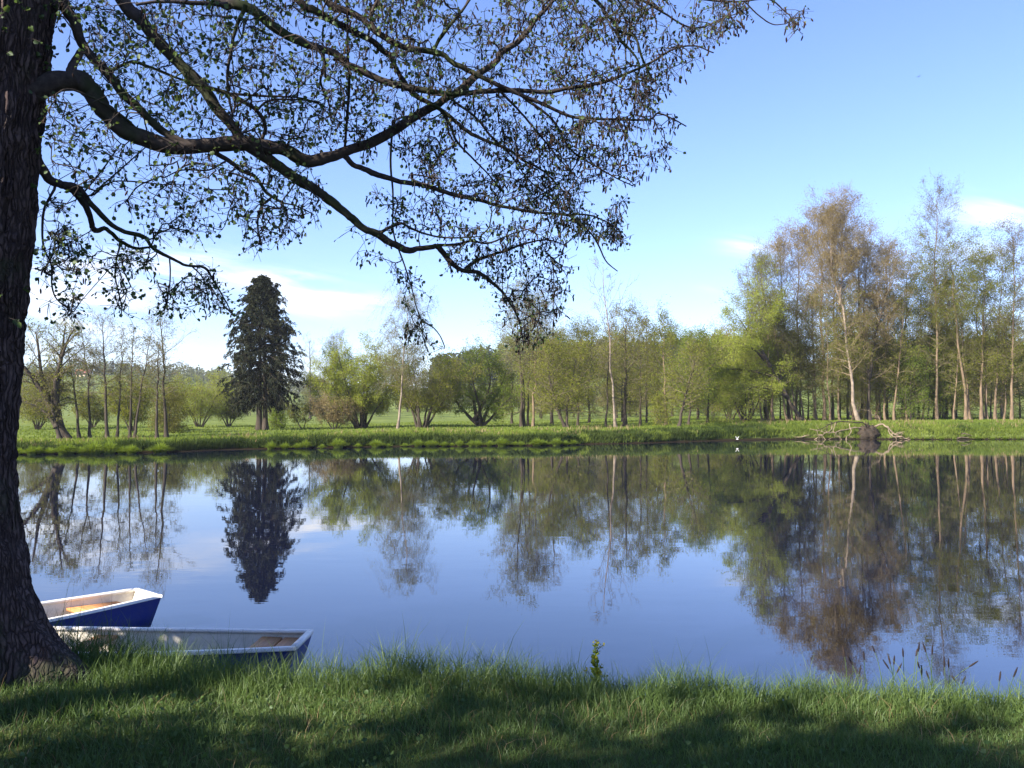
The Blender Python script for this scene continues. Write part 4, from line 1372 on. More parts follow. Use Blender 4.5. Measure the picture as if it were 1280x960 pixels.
def alder():
    TY = 5.3
    rows = [(-420, 112), (-300, 98), (-200, 86), (-100, 76), (0, 67), (100, 57.5), (200, 50.5), (300, 43.5), (400, 36), (500, 29), (560, 25), (600, 23), (640, 25), (680, 31), (725, 41), (769, 60), (800, 80), (821, 100), (845, 128)]
    base = at(-60, 838, TY)
    root = empty('alder_tree', (base[0], TY, float(near_z(base[0], TY)) - .05))
    rl = np.array(root.location)
    tag(root, 'big near alder with ridged dark trunk and drooping branches at the left', 'alder tree')
    # trunk
    nr, nc = 260, 220
    ry = np.array([r[0] for r in rows], float)
    rx = np.array([r[1] for r in rows], float)
    yy = np.linspace(-420, 850, nr)
    re = np.interp(yy, ry, rx)
    cx = np.interp(yy, [-420, 0, 600, 850], [55, -8, -52, -58])
    Cn = np.array([at(c, y, TY) for c, y in zip(cx, yy)])
    re = re + np.interp(yy, [-420, 400, 560, 650, 725, 850], [-5, -5, -3, 2, 6, 10])
    th_e = np.arctan((re - 4 - 640) / F)
    th_c = np.arctan2(Cn[:, 0], Cn[:, 1])
    R = np.hypot(Cn[:, 0], Cn[:, 1]) * np.sin(th_e - th_c)
    def bk(a_, z):
        aa = a_ + .10 * np.sin(z * 2.1) + .25 * (fbm(a_ * 3 + 20, np.full(nc, z * 3.0), 2) - .5)
        n1 = fbm(aa * 26 / PI + 3, np.full(nc, z * 3.2), 2)
        n2 = fbm(aa * 60 / PI + 9, np.full(nc, z * 9.0), 2)
        return .055 * (np.abs(n1 - .5) * -2 + .35) + .024 * (n2 - .5)
    V = np.zeros((nr, nc, 3))
    a = np.arange(nc) * 2 * PI / nc
    for i in range(nr):
        z = Cn[i, 2]
        fl = max(R[i] - .37, 0)
        ridge = bk(a, z)
        # close the seam
        w = np.clip((a - (2 * PI - .5)) / .5, 0, 1)
        r2 = bk(a - 2 * PI, z)
        ridge = ridge * (1 - w) + r2 * w
        rad = min(R[i], .37) + fl * (.62 + .38 * np.cos(a * 5 + .0)) + ridge * 1.5
        V[i, :, 0] = Cn[i, 0] + rad * np.cos(a)
        V[i, :, 1] = Cn[i, 1] + rad * np.sin(a) * .95
        V[i, :, 2] = z
    i, j = np.meshgrid(np.arange(nr - 1), np.arange(nc), indexing='ij')
    f = np.stack([i * nc + j, (i + 1) * nc + j, (i + 1) * nc + (j + 1) % nc, i * nc + (j + 1) % nc], -1).reshape(-1, 4)
    build('trunk', V.reshape(-1, 3) - rl, [(f, 0)], [M['alder_bark']], root, None, True)

    # main limbs: picture column, row, distance, diameter
    def dB1(x):
        return np.interp(x, [50, 150, 300, 430, 600, 720], [5.3, 5.55, 5.85, 6.1, 6.4, 6.6])
    limbs = []

    def limb(pts, d0, d1, y0, y1):
        pts = np.array(pts, float)
        s = np.concatenate([[0], np.cumsum(np.hypot(*np.diff(pts[:, :2], axis=0).T))])
        s /= s[-1]
        Ys = y0 + (y1 - y0) * s
        Ds = d0 + (d1 - d0) * s
        limbs.append((np.array([at(p[0], p[1], Y) for p, Y in zip(pts, Ys)]), Ds * Ys / F / 2))
    # B1
    p1 = [(30, 118), (59, 106), (81, 102), (100, 100), (114, 114), (130, 136), (150, 158), (175, 171), (203, 181), (230, 184), (260, 182), (301, 179), (331, 185), (358, 188), (385, 201), (411, 197), (433, 190), (468, 176), (521, 144), (547, 130), (561, 121), (578, 110), (596, 93), (620, 77), (626, 67), (647, 53), (663, 35), (671, 24), (693, 0), (715, -28)]
    pts = np.array([at(x, y, dB1(x)) for x, y in p1])
    dia = np.interp([q_[0] for q_ in p1], [30, 81, 150, 260, 330, 430, 520, 600, 650, 715], [30, 25, 22, 19, 18, 14, 11, 9, 7, 3])
    limbs.append((pts, dia * dB1(np.array([q_[0] for q_ in p1])) / F / 2))
    limb([(20, -140), (50, -70), (75, -4), (81, 8), (93, 28), (100, 49), (112, 69), (132, 89), (150, 114), (173, 134), (189, 152), (215, 171), (240, 182)], 18, 8, 5.3, 5.7)
    limb([(88, 98), (92, 82), (103, 64)], 12, 9, 5.38, 5.48)
    limb([(20, -210), (90, -110), (152, -2), (173, 24), (203, 59), (230, 85), (252, 108), (270, 134), (287, 154), (303, 175)], 20, 12, 5.25, 5.85)
    limb([(303, 180), (324, 190), (346, 205), (372, 225), (398, 240), (416, 253), (438, 271), (455, 284), (473, 293), (490, 303), (510, 312), (525, 310), (545, 307)], 15, 7, 5.85, 6.6)
    limb([(545, 307), (559, 322), (577, 337), (594, 339), (612, 350), (627, 364), (638, 379), (647, 396), (652, 416), (655, 432)], 7, 1.5, 6.6, 6.9)
    limb([(582, 337), (598, 325), (617, 318), (634, 313), (655, 305), (684, 300), (705, 306)], 5, 1.5, 6.75, 6.9)
    limb([(545, 307), (570, 306), (589, 301), (610, 304), (640, 292), (665, 285)], 4, 1.5, 6.6, 6.4)
    limb([(473, 293), (487, 284), (502, 279), (515, 286), (540, 295), (575, 297), (600, 296)], 4.5, 1.5, 6.4, 6.2)
    limb([(491, 150), (488, 200), (491, 245), (491, 285), (497, 309), (506, 332), (514, 358), (520, 382), (526, 401), (529, 422), (535, 440)], 3, 1.6, 6.3, 6.7)
    limb([(526, 401), (540, 408), (550, 420), (556, 434)], 2, 1.2, 6.65, 6.7)
    limb([(431, 195), (444, 207), (462, 215), (481, 221), (499, 226), (527, 231), (552, 238), (577, 246), (605, 252), (631, 258), (664, 265), (702, 268), (718, 273), (737, 290), (748, 306), (758, 327), (772, 339)], 7.5, 1.4, 6.1, 6.8)
    limb([(702, 268), (734, 268), (755, 276), (772, 286)], 3, 1.4, 6.65, 6.7)
    limb([(30, -300), (150, -110), (270, -4), (291, 4), (311, 10), (331, 24), (354, 41), (382, 55), (413, 65), (433, 79), (453, 89), (480, 102), (506, 111), (529, 114), (561, 117), (592, 116), (622, 114), (653, 113), (683, 116), (703, 112), (724, 108), (756, 102), (786, 91), (815, 77), (843, 61), (870, 58), (892, 66)], 19, 1.6, 5.2, 6.3)
    limb([(60, -360), (220, -160), (370, -4), (390, 12), (417, 26), (443, 39), (464, 49), (484, 67), (488, 71), (498, 91), (510, 110), (521, 120), (547, 133), (567, 150), (582, 163), (606, 175), (634, 187), (653, 200), (680, 214), (705, 240)], 19, 1.8, 5.2, 6.5)
    limb([(561, 121), (567, 126), (594, 146), (612, 169), (640, 196), (662, 226), (690, 246)], 3.5, 1.4, 6.3, 6.8)
    limb([(547, 132), (561, 154), (570, 175), (589, 196), (610, 217), (628, 240)], 4, 1.4, 6.3, 6.7)
    limb([(120, -340), (280, -130), (403, -4), (423, 10), (453, 24), (470, 39), (504, 59), (531, 63), (555, 69), (567, 81), (588, 89), (606, 98), (626, 108), (653, 120), (675, 128), (699, 140), (720, 147), (754, 149), (809, 150), (822, 142), (840, 148), (858, 158)], 17, 1.5, 5.3, 6.2)
    limb([(470, 39), (463, 20), (472, 0), (490, -30)], 7, 4, 5.75, 5.6)
    limb([(540, 66), (556, 40), (580, 10), (600, -20)], 5, 3, 5.9, 5.7)
    limb([(653, 120), (690, 150), (712, 185), (740, 205), (770, 222), (790, 232)], 4, 1.4, 6.2, 6.5)
    limb([(625, 114), (650, 140), (680, 175), (700, 200), (722, 222)], 3.5, 1.4, 6.2, 6.6)
    limb([(420, -280), (600, -130), (743, -2), (754, 14), (768, 27), (777, 41), (793, 47), (802, 70), (812, 92)], 14, 2.4, 5.2, 5.8)
    limb([(772, 34), (774, 48), (788, 62), (800, 84), (790, 110)], 5, 1.5, 5.7, 5.9)
    limb([(640, -60), (720, -30), (797, -2), (829, 16), (856, 32), (879, 34), (902, 23), (925, 16)], 5, 1.4, 5.4, 5.9)
    limb([(800, -50), (850, -8), (884, 0), (925, 2), (961, -1), (981, 14), (990, 23), (993, 42)], 3.5, 1.4, 5.5, 6.0)
    limb([(931, 2), (947, 18), (965, 30), (981, 30)], 2, 1.2, 5.8, 5.9)
    limb([(170, 6), (203, 3), (236, 3), (285, 5)], 4, 6, 5.3, 5.5)
    limb([(307, 6), (295, 35), (288, 67), (284, 95), (286, 122), (291, 146)], 5.5, 2.6, 5.55, 5.8)
    limb([(254, 107), (287, 117), (303, 126), (321, 138), (331, 157), (326, 176)], 5, 5, 5.65, 5.9)
    limb([(287, 117), (319, 119), (354, 121), (382, 124), (410, 135)], 3.5, 1.8, 5.7, 5.9)
    limb([(321, 138), (332, 128), (346, 124), (372, 124), (400, 128)], 3.5, 1.8, 5.8, 6.0)
    limb([(432, -10), (433, 30), (434, 61), (436, 102), (434, 142), (431, 185)], 3.5, 3.5, 5.75, 6.1)
    limb([(404, 64), (405, 81), (401, 102), (410, 125)], 5, 2, 5.65, 5.8)
    limb([(262, 186), (282, 199), (300, 212), (317, 221), (333, 240), (339, 247), (328, 257), (322, 279), (326, 306)], 6.5, 1.6, 5.8, 6.1)
    limb([(333, 240), (350, 252), (372, 258), (392, 268)], 3, 1.4, 5.95, 6.1)
    limb([(282, 202), (261, 212), (228, 213), (205, 222)], 3, 1.4, 5.82, 5.7)
    limb([(200, 180), (180, 168), (140, 135), (90, 112), (70, 118)], 4, 2, 5.7, 5.2)
    limb([(132, 89), (165, 78), (185, 84), (215, 95), (250, 108)], 5, 2.5, 5.4, 5.8)
    # low limb on the left
    limb([(30, 180), (51, 208), (62, 225), (79, 231), (92, 240), (105, 254), (114, 272), (118, 288), (134, 287), (151, 302), (169, 311), (188, 309)], 13, 3, 5.3, 6.2)
    limb([(79, 231), (92, 232), (101, 237), (114, 254), (132, 274), (156, 289), (182, 298), (191, 310), (212, 322), (232, 331), (256, 335), (267, 351), (280, 372), (288, 388)], 8, 1.6, 5.5, 6.6)
    limb([(69, 232), (57, 257), (53, 283), (55, 311), (64, 331), (65, 359), (72, 375), (92, 390)], 3.5, 1.5, 5.45, 5.6)
    limb([(105, 240), (129, 211), (151, 180)], 2, 1.5, 5.65, 5.7)
    limb([(112, 245), (142, 219), (182, 184)], 2.2, 1.5, 5.7, 5.8)
    limb([(114, 245), (138, 228), (162, 227), (206, 231)], 2.5, 1.5, 5.7, 6.0)
    limb([(151, 302), (146, 324), (144, 346), (151, 377), (152, 396)], 2.2, 1.3, 6.0, 6.1)
    limb([(212, 322), (213, 345), (210, 370), (206, 388)], 2, 1.3, 6.3, 6.3)
    limb([(240, 333), (254, 348), (261, 377), (263, 395)], 2, 1.3, 6.4, 6.5)

    # skeleton nodes
    node_p, node_d, node_par, node_r, node_l = [], [], [], [], []
    for li, (P, R_) in enumerate(limbs):
        S = catmull(P, 5)
        r_ = np.interp(np.linspace(0, 1, len(S)), np.linspace(0, 1, len(R_)), R_)
        wob = rng.normal(size=S.shape) * np.minimum(.009, r_ * .5)[:, None]
        kk_ = np.ones(5) / 5
        for c_ in range(3):
            wob[:, c_] = np.convolve(np.pad(wob[:, c_], 2, mode='edge'), kk_, 'valid')
        S[1:-1] += wob[1:-1]
        T = norm(np.gradient(S, axis=0))
        limbs[li] = (S, r_)
        for q_ in range(len(S)):
            node_p.append(S[q_])
            node_d.append(T[q_])
            node_r.append(r_[q_])
            node_l.append(li)
    NP = np.array(node_p)
    ND = np.array(node_d)
    NL = np.array(node_l)

    def proj(P):
        cp, sp = math.cos(PITCH), math.sin(PITCH)
        dy, dz = P[:, 1], P[:, 2] - EYE
        fw = dy * cp + dz * sp
        up = -dy * sp + dz * cp
        return np.stack([640 + F * P[:, 0] / fw, 480 - F * up / fw], -1)
    zones = [
        ([(60, 0), (390, -30), (430, 185), (300, 185), (200, 165), (110, 95)], 620),
        ([(390, -40), (700, -40), (740, 160), (560, 185), (440, 185)], 820),
        ([(690, -40), (850, -20), (880, 50), (850, 100), (800, 150), (720, 150)], 330),
        ([(440, 185), (560, 185), (720, 150), (850, 140), (835, 190), (790, 235), (770, 290), (700, 275), (560, 240), (470, 215)], 520),
        ([(560, 285), (700, 272), (715, 335), (690, 420), (645, 430), (620, 360), (560, 330)], 225),
        ([(250, 195), (420, 215), (410, 280), (385, 292), (340, 300), (320, 320), (290, 260)], 140),
        ([(60, 110), (140, 150), (260, 190), (300, 240), (280, 290), (200, 300), (120, 240), (65, 220)], 190),
        ([(60, 240), (120, 290), (260, 330), (292, 395), (240, 372), (190, 332), (70, 340)], 130),
        ([(55, 330), (100, 370), (95, 400), (60, 380)], 18),
        ([(500, 340), (520, 345), (565, 440), (510, 425)], 32),
        ([(460, 240), (560, 245), (600, 290), (500, 300)], 70),
        ([(690, 275), (760, 275), (780, 300), (720, 290)], 60),
        ([(870, -10), (935, 0), (915, 40), (860, 60)], 55),
        ([(975, 10), (1000, 20), (998, 46), (984, 40)], 10),
        ([(430, 270), (520, 310), (500, 345), (450, 330)], 14),
        ([(132, 318), (162, 318), (170, 396), (140, 390)], 26),
        ([(198, 340), (232, 345), (240, 392), (196, 388)], 26),
        ([(48, 250), (100, 300), (96, 380), (52, 350)], 24),
    ]

    def inside(poly, pts):
        poly = np.array(poly, float)
        c = np.zeros(len(pts), bool)
        j = len(poly) - 1
        for i in range(len(poly)):
            a_, b_ = poly[i], poly[j]
            hit = ((a_[1] > pts[:, 1]) != (b_[1] > pts[:, 1])) & (pts[:, 0] < (b_[0] - a_[0]) * (pts[:, 1] - a_[1]) / (b_[1] - a_[1] + 1e-9) + a_[0])
            c ^= hit
            j = i
        return c
    sk = proj(NP)
    targets = []
    for poly, n in zones:
        n = int(n * 1.2)
        b = np.array(poly)
        got = np.zeros((0, 2))
        while len(got) < n:
            p = np.stack([rng.uniform(b[:, 0].min(), b[:, 0].max(), n * 2), rng.uniform(b[:, 1].min(), b[:, 1].max(), n * 2)], -1)
            keep = inside(poly, p) & (vnoise(p[:, 0] / 34, p[:, 1] / 34) > .12 + .24 * rng.random(n * 2))
            got = np.vstack([got, p[keep]])
        targets.append(got[:n])
    T = np.vstack(targets)
    dist = ((T[:, None, :] - sk[None]) ** 2).sum(-1)
    near = dist.argmin(1)
    order = np.argsort(dist.min(1) + rng.random(len(T)) * 900)
    T, near = T[order], near[order]
    Yt = NP[near, 1] + rng.normal(size=len(T)) * .22
    T3 = np.array([at(x, y, Y) for (x, y), Y in zip(T, Yt)])
    cap = len(NP) + len(T) * 4
    PP = np.zeros((cap, 3))
    DD = np.zeros((cap, 3))
    PAR = np.full(cap, -1)
    LL = np.zeros(cap, int)
    m0 = len(NP)
    PP[:m0], DD[:m0], LL[:m0] = NP, ND, NL
    m = m0
    ends = []
    for q in T3:
        dd = q - PP[:m]
        d2 = (dd ** 2).sum(1)
        k = int(d2.argmin())
        L_ = math.sqrt(d2[k])
        if L_ < .02:
            continue
        if L_ > 1.1:
            continue
        start = PP[k]
        c = start + DD[k] * L_ * .35 + rng.normal(size=3) * L_ * .12 + np.array([0, 0, L_ * .06])
        ns = 3 if L_ > .12 else 2
        prev = k
        for t in np.linspace(0, 1, ns + 1)[1:]:
            p = (1 - t) ** 2 * start + 2 * t * (1 - t) * c + t * t * q
            p = p + rng.normal(size=3) * L_ * .03
            PP[m] = p
            DD[m] = norm((2 * (1 - t) * (c - start) + 2 * t * (q - c)))
            PAR[m] = prev
            LL[m] = LL[k]
            prev = m
            m += 1
        ends.append(prev)
    PP, DD, PAR, LL = PP[:m], DD[:m], PAR[:m], LL[:m]
    cnt = np.zeros(m)
    for e in ends:
        k = e
        while k >= m0:
            cnt[k] += 1
            k = PAR[k]
    rad = .0018 + .0010 * np.sqrt(np.maximum(cnt - 1, 0))
    ends = np.array(ends)
    # short end twiglets
    for li, (S, r_) in enumerate(limbs):
        sel = np.where((LL == li) & (np.arange(m) >= m0))[0]
        g = Geo()
        rr = r_ * (1 + .14 * rng.normal(size=len(r_)).cumsum() * 0) * (1 + .13 * np.convolve(np.pad(rng.normal(size=len(r_)), 2, mode='edge'), np.ones(5) / 5, 'valid'))
        g.tubes((S - rl)[None], rr[None], 9 if r_.max() > .02 else 6, 0, True)
        if len(sel):
            a = PP[PAR[sel]] - rl
            b = PP[sel] - rl
            pr = np.where(PAR[sel] >= m0, rad[np.maximum(PAR[sel], 0)], rad[sel] * 1.25)
            g.tubes(np.stack([a, b], 1), np.stack([np.minimum(pr, rad[sel] * 1.3), rad[sel]], 1), 4)
        lf = Geo()
        ck = Geo()
        es = ends[LL[ends] == li] if len(ends) else np.array([], int)
        mids = sel[rng.random(len(sel)) < .42] if len(sel) else np.array([], int)
        src = np.concatenate([es, es, es, mids, mids]).astype(int)
        if len(src):
            b = PP[src] - rl
            d = norm(DD[src] + rng.normal(size=(len(src), 3)) * .75 + np.array([0, 0, -.15]))
            ln = rng.uniform(.02, .11, len(src))
            P3 = shoots(b, d, ln, 3, .1, .06)
            g.tubes(P3, np.full(P3.shape[:2], .0018) * np.array([[1, .9, .6]]), 3)
            tips = P3[:, -1]
            # leaves
            rep = rng.random(len(src)) < .62
            dl = norm(d[rep] + rng.normal(size=(rep.sum(), 3)) * .6 + np.array([0, 0, -.35]))
            px = proj(tips[rep] + rl)
            # towards the crown's right edge leaves are smaller, catkins more frequent
            fac = np.interp(px[:, 0], [0, 300, 700, 900], [1.0, 1.05, .85, .7])
            lf.leaves(tips[rep], dl, rng.uniform(.016, .037, rep.sum()) * fac)
            # catkins and cones
            pc = proj(tips + rl)[:, 0]
            cs = rng.random(len(src)) < np.interp(pc, [0, 300, 600, 800], [.05, .10, .30, .42])
            n = cs.sum()
            if n:
                a0 = tips[cs]
                down = norm(np.array([0, 0, -1.0]) + rng.normal(size=(n, 3)) * .25)
                lng = rng.uniform(.02, .05, n)
                tt = np.array([0, .15, .5, .85, 1.0])
                Pc = a0[:, None] + down[:, None] * (lng[:, None] * tt[None])[:, :, None]
                ck.tubes(Pc, np.array([.0015, .005, .006, .0045, .0012])[None] * rng.uniform(.7, 1.2, n)[:, None], 5)
        br = g.make('branch', M['alder_branch'], root, True)
        if lf.n:
            lf.make('foliage', M['alder_leaf'], br)
        if ck.n:
            ck.make('catkins', M['catkin'], br)['kind'] = 'stuff'
    # leaf sprouts growing from the trunk bark
    g = Geo()
    n = 100
    ang = rng.uniform(-1.9, .3, n)
    ypx = np.where(rng.random(n) < .75, rng.uniform(-60, 90, n), rng.uniform(90, 420, n))
    ii = np.clip(((ypx + 420) / 1270 * (nr - 1)).astype(int), 0, nr - 1)
    jj = ((ang % (2 * PI)) / (2 * PI) * nc).astype(int) % nc
    P0 = V[ii, jj] - rl
    out = np.stack([np.cos(ang), np.sin(ang), np.full(n, .3)], -1)
    P3 = shoots(P0, norm(out + rng.normal(size=(n, 3)) * .4), rng.uniform(.03, .16, n), 3, .2, .08)
    g.tubes(P3, np.full(P3.shape[:2], .0016), 3, 0)
    i3 = np.repeat(np.arange(n), 3)
    pl, tl = sample(P3, i3, rng.uniform(.4, 1, len(i3)))
    g.leaves(pl, tl + rng.normal(size=pl.shape) * .6, rng.uniform(.02, .042, len(i3)), 1)
    g.make('trunk_sprouts', [M['alder_branch'], M['alder_leaf']], root)['kind'] = 'stuff'


alder()


# ------------------------------------------------------------------ unseen trees and bush added left of the picture to shade the bank
rng = np.random.default_rng(21)


def shade_tree(name, label, x, y, H, W, n, dens, t0, prof, ang=(82, 30)):
    z = float(near_z(x, y)) - .05
    tg, cg, _ = far_tree('leafy', [[(0, 0, 0), (.1, 0, H * .33), (0, .1, H * .66), (.1, 0, H)]], W, 'dark_bark', .32, dens=dens, t0=t0, prof=prof, size=.17, jit=.22, n=n, ang=ang, Yfar=False)
    root = empty(name, (x, y, z))
    tag(root, label, 'alder tree' if 'alder' in name else 'willow tree' if 'willow' in name else 'bush')
    tg.make('trunk', M['alder_bark'], root, True)
    cg.make('crown', [M['alder_branch'], M['alder_leaf']], root)


shade_tree('shade_alder', 'unseen leafy alder shaped to shade the near bank, outside the left edge', -7.0, -3.35, 6.85, 3.0, 80, 2.2, .03, ([0, .45, .58, .7, .9, 1], [1.25, 1.3, 1.15, .7, .2, .05]), (86, 72))
shade_tree('shade_willow', 'unseen low dense willow placed to shade the near boat, outside the left edge', -6.9, 4.5, 4.5, 1.6, 56, 2.6, .03, ([0, .5, .8, 1], [1, 1, .9, .5]), (84, 55))
shade_tree('shade_bush', 'unseen leafy bush added to shade the near grass, outside the left edge', -5.3, 0.9, 2.8, 0.6, 40, 0.45, .03, ([0, .5, .8, 1], [1, 1, .9, .5]), (84, 55))  # unseen bush, added to darken the lower left grass
shade_tree('tall_shade_alder', 'unseen tall alder with a high crown added to shade the near limbs, outside the left edge', -11.0, -2.4, 20.0, 3.2, 50, 2.4, .76, ([0, .5, .8, 1], [.9, 1, .8, .4]))  # unseen high crown, added to keep sun off the near limbs


# ------------------------------------------------------------------ near grass
rng = np.random.default_rng(22)


def near_grass():
    g = Geo()

    def batch(n, x0, x1, y0, off, hmul, wmin, wmax, lean0, lean1):
        x = rng.uniform(x0, x1, n)
        e = near_edge(x)
        y = y0 + (e + off - y0) * rng.random(n)
        z = near_z(x, y)
        dd = e - y
        # longer along the edge, by the trunk and in tufts; short in front
        tuft = fbm(x * 1.7, y * 1.7, 3)
        h = .045 + .10 * np.clip(tuft - .25, 0, 1) + .16 * np.exp(-(dd / .32) ** 2) * (.45 + 1.1 * fbm(x * 3 + 8, y * 2, 2)) + .03 * np.exp(-(((x + 2.6) / 1.1) ** 2 + ((dd - .25) / .5) ** 2))
        h = h * np.interp(x, [-4, -1.2, 1, 4], [1.25, 1.15, .85, .8]) * rng.uniform(.55, 1.35, n) * hmul
        h = np.where(dd < -.15, h * .6, h)
        val = .55 * fbm(x * .9 + 30, y * .9, 3) + .5 * rng.random(n) - .05 + .25 * np.exp(-(dd / .5) ** 2) * .5
        g.blades(np.stack([x, y, z - .01], -1), h, rng.uniform(wmin, wmax, n), rng.uniform(lean0, lean1, n), 0, val, 3, .6)
    batch(120000, -4.6, 4.4, 3.3, .75, 1.0, .003, .0065, .15, .9)
    batch(2500, -4.4, 4.2, 4.2, .3, 1.5, .003, .006, .1, .6)
    batch(16000, -9.5, -4.5, 2.5, .9, 1.2, .006, .012, .2, .9)
    batch(14000, 4.3, 9.0, 2.5, .9, 1.2, .006, .012, .2, .9)
    batch(16000, -4.6, 4.4, 1.0, -1.9, 1.0, .006, .012, .2, .9)
    n = 3500
    x = rng.uniform(-4.6, 4.4, n)
    y = rng.uniform(3.3, 5.6, n)
    y = np.minimum(y, near_edge(x) + .2)
    keep = fbm(x * 1.5 + 60, y * 1.5, 3) > .48
    x, y = x[keep], y[keep]
    g.blades(np.stack([x, y, near_z(x, y)], -1), rng.uniform(.05, .16, len(x)), rng.uniform(.002, .004, len(x)), rng.uniform(.4, 1.3, len(x)), 1, None, 3, .8)
    n = 3500
    x = rng.uniform(-4.6, 4.4, n)
    y = rng.uniform(3.3, 5.4, n)
    keep = (fbm(x * 1.1 + 90, y * 1.1, 3) > .52) & (y < near_edge(x))
    x, y = x[keep], y[keep]
    P = np.stack([x, y, near_z(x, y) + rng.uniform(.02, .07, len(x))], -1)
    g.leaves(P, rng.normal(size=P.shape) * np.array([1, 1, .35]) + np.array([0, 0, .25]), rng.uniform(.012, .030, len(x)), 0, rng.uniform(0, .55, len(x)), .9)
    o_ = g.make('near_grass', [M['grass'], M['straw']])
    tag(o_, 'long green grass covering the near bank', 'grass', None, 'stuff')


near_grass()

# tall individual grass blades at the left edge over the boat
heads = [(172, 225), (295, 245), (353, 195), (215, 280), (435, 300), (453, 275), (480, 275), (535, 225), (620, 215), (632, 190), (667, 190), (715, 210), (268, 340), (505, 330), (975, 285), (1222, 355),
         (790, 290), (815, 290), (850, 385), (905, 400), (630, 295), (650, 340), (690, 370), (1130, 380)]
stp = []
for i, (hx, hy) in enumerate(heads):
    x, y = 1020 + hx / 4.92, 770 + hy / 4.92
    Y = 5.0 + rng.uniform(-.05, .3)
    tip = at(x, y, Y)
    lean = rng.normal() * .05 if i not in (14,) else .22
    fx = tip[0] - lean
    Yb = float(near_edge(fx)) + rng.uniform(-.05, .2)
    tip = at(x, y, Yb)
    fx = tip[0] - lean
    bz = float(near_z(fx, Yb)) - .02
    h = tip[2] - bz
    root = empty('seed_stalk', (fx, Yb, bz))
    tag(root, 'thin dark-headed grass stalk standing against the water at the right bank edge', 'grass stalk', 'flowering grass stalks at the right bank edge')
    g = Geo()
    P = polyline([(0, 0, 0), (lean * .15, 0, h * .4), (lean * .5, 0, h * .75), (lean * .85, 0, h * .92)], 8)
    g.tubes(P[None], np.linspace(.0026, .0017, 8)[None], 4)
    nb = 3
    g.blades(np.zeros((nb, 3)), h * rng.uniform(.4, .65, nb), np.full(nb, .005), rng.uniform(.2, .6, nb), 0, None, 3, .6)
    g.make('stem', M['grass'], root)
    g = Geo()
    e, d = P[-1], norm(P[-1] - P[-2])
    ln = rng.uniform(.042, .066)
    tt = np.array([0, .15, .5, .8, 1])
    g.tubes((e + d * (tt * ln)[:, None])[None], np.array([[.0018, .0044, .0052, .0038, .001]]), 6)
    kk = 40
    g.kites(e + d * (rng.random(kk) * ln)[:, None], d + rng.normal(size=(kk, 3)) * .6, .008, .4)
    g.make('seed_head', M['dry_stalk'], root)

# leafy plant with a yellow top
def weed():
    Y = 5.42
    b = at(745, 868, Y)
    Yb = Y
    bz = float(near_z(b[0], Yb)) - .02
    h = at(745, 806, Y)[2] - bz
    root = empty('flowering_weed', (b[0], Yb, bz))
    tag(root, 'single upright leafy plant with yellow-green top at the bank edge', 'plant')
    g = Geo()
    P = polyline([(0, 0, 0), (.004, 0, h * .35), (-.006, 0, h * .7), (0, 0, h)], 9)
    g.tubes(P[None], np.linspace(.005, .002, 9)[None], 5)
    sb = shoots(P[rng.integers(2, 8, 9)], norm(rng.normal(size=(9, 3)) * np.array([1, 1, .2]) + np.array([0, 0, .7])), rng.uniform(.04, .09, 9), 4, .05, .04)
    g.tubes(sb, np.full((9, 4), .0018), 4)
    g.make('stem', M['grass'], root)
    n = 150
    t = rng.uniform(.03, 1, n)
    p0, _ = sample(P[None], np.zeros(n, int), t)
    az = np.arange(n) * 2.4
    out = np.stack([np.cos(az), np.sin(az), np.full(n, .55)], -1)
    g = Geo()
    g.leaves(p0, out, np.interp(t, [0, .6, 1], [.046, .036, .02]) * rng.uniform(.7, 1.2, n), 0, .5 + .5 * rng.random(n), .5)
    g.make('leaf', M['green_leaf'], root)
    for tip in np.concatenate([sb[:, -1], P[-1:]]):
        g = Geo()
        q = tip + rng.normal(size=(9, 3)) * .007
        g.leaves(q, rng.normal(size=q.shape) + np.array([0, 0, .8]), .014, 0, None, .9)
        g.make('flower_head', M['yellow_leaf'], root)


weed()

# ------------------------------------------------------------------ air
HAZE = 0.0002
def haze():
    m, nt, out = new_mat('haze_air')
    v = N(nt, 'VolumePrincipled')
    v.inputs['Color'].default_value = (0.86, 0.92, 1.0, 1)
    v.inputs['Density'].default_value = HAZE
    v.inputs['Anisotropy'].default_value = 0.2
    nt.links.new(v.outputs[0], out.inputs['Volume'])
    g = Geo()
    g.box((0, 900, 27), (3100, 2800, 62))
    o_ = g.make('haze', m)
    tag(o_, 'thin pale air between the camera and the far hills', 'haze', None, 'stuff')


if HAZE > 0:
    haze()

# ------------------------------------------------------------------ sky and sun
w = bpy.data.worlds.new('World')
scene.world = w
w.use_nodes = True
nt = w.node_tree
nt.nodes.clear()
L = nt.links
sky = N(nt, 'TexSky', sky_type='NISHITA')
sky.sun_disc = False
sky.sun_elevation = SUN_EL
sky.sun_rotation = -(PI / 2 - SUN_AZ)
sky.altitude = 300
sky.air_density = 1.0
sky.dust_density = 0.35
sky.ozone_density = 2.0
tint = N(nt, 'MixRGB', blend_type='MULTIPLY', inputs={0: 1.0})
L.new(sky.outputs[0], tint.inputs[1])
tint.inputs[2].default_value = (0.89, 0.93, 1.25, 1)
# thin clouds at fixed bearings
tc = N(nt, 'TexCoord')
sep = N(nt, 'SeparateXYZ')
L.new(tc.outputs['Generated'], sep.inputs[0])


def math_(op, a, b=None):
    n = N(nt, 'Math', operation=op)
    for i, v in enumerate((a, b)):
        if v is None:
            continue
        if isinstance(v, (int, float)):
            n.inputs[i].default_value = v
        else:
            L.new(v, n.inputs[i])
    return n.outputs[0]


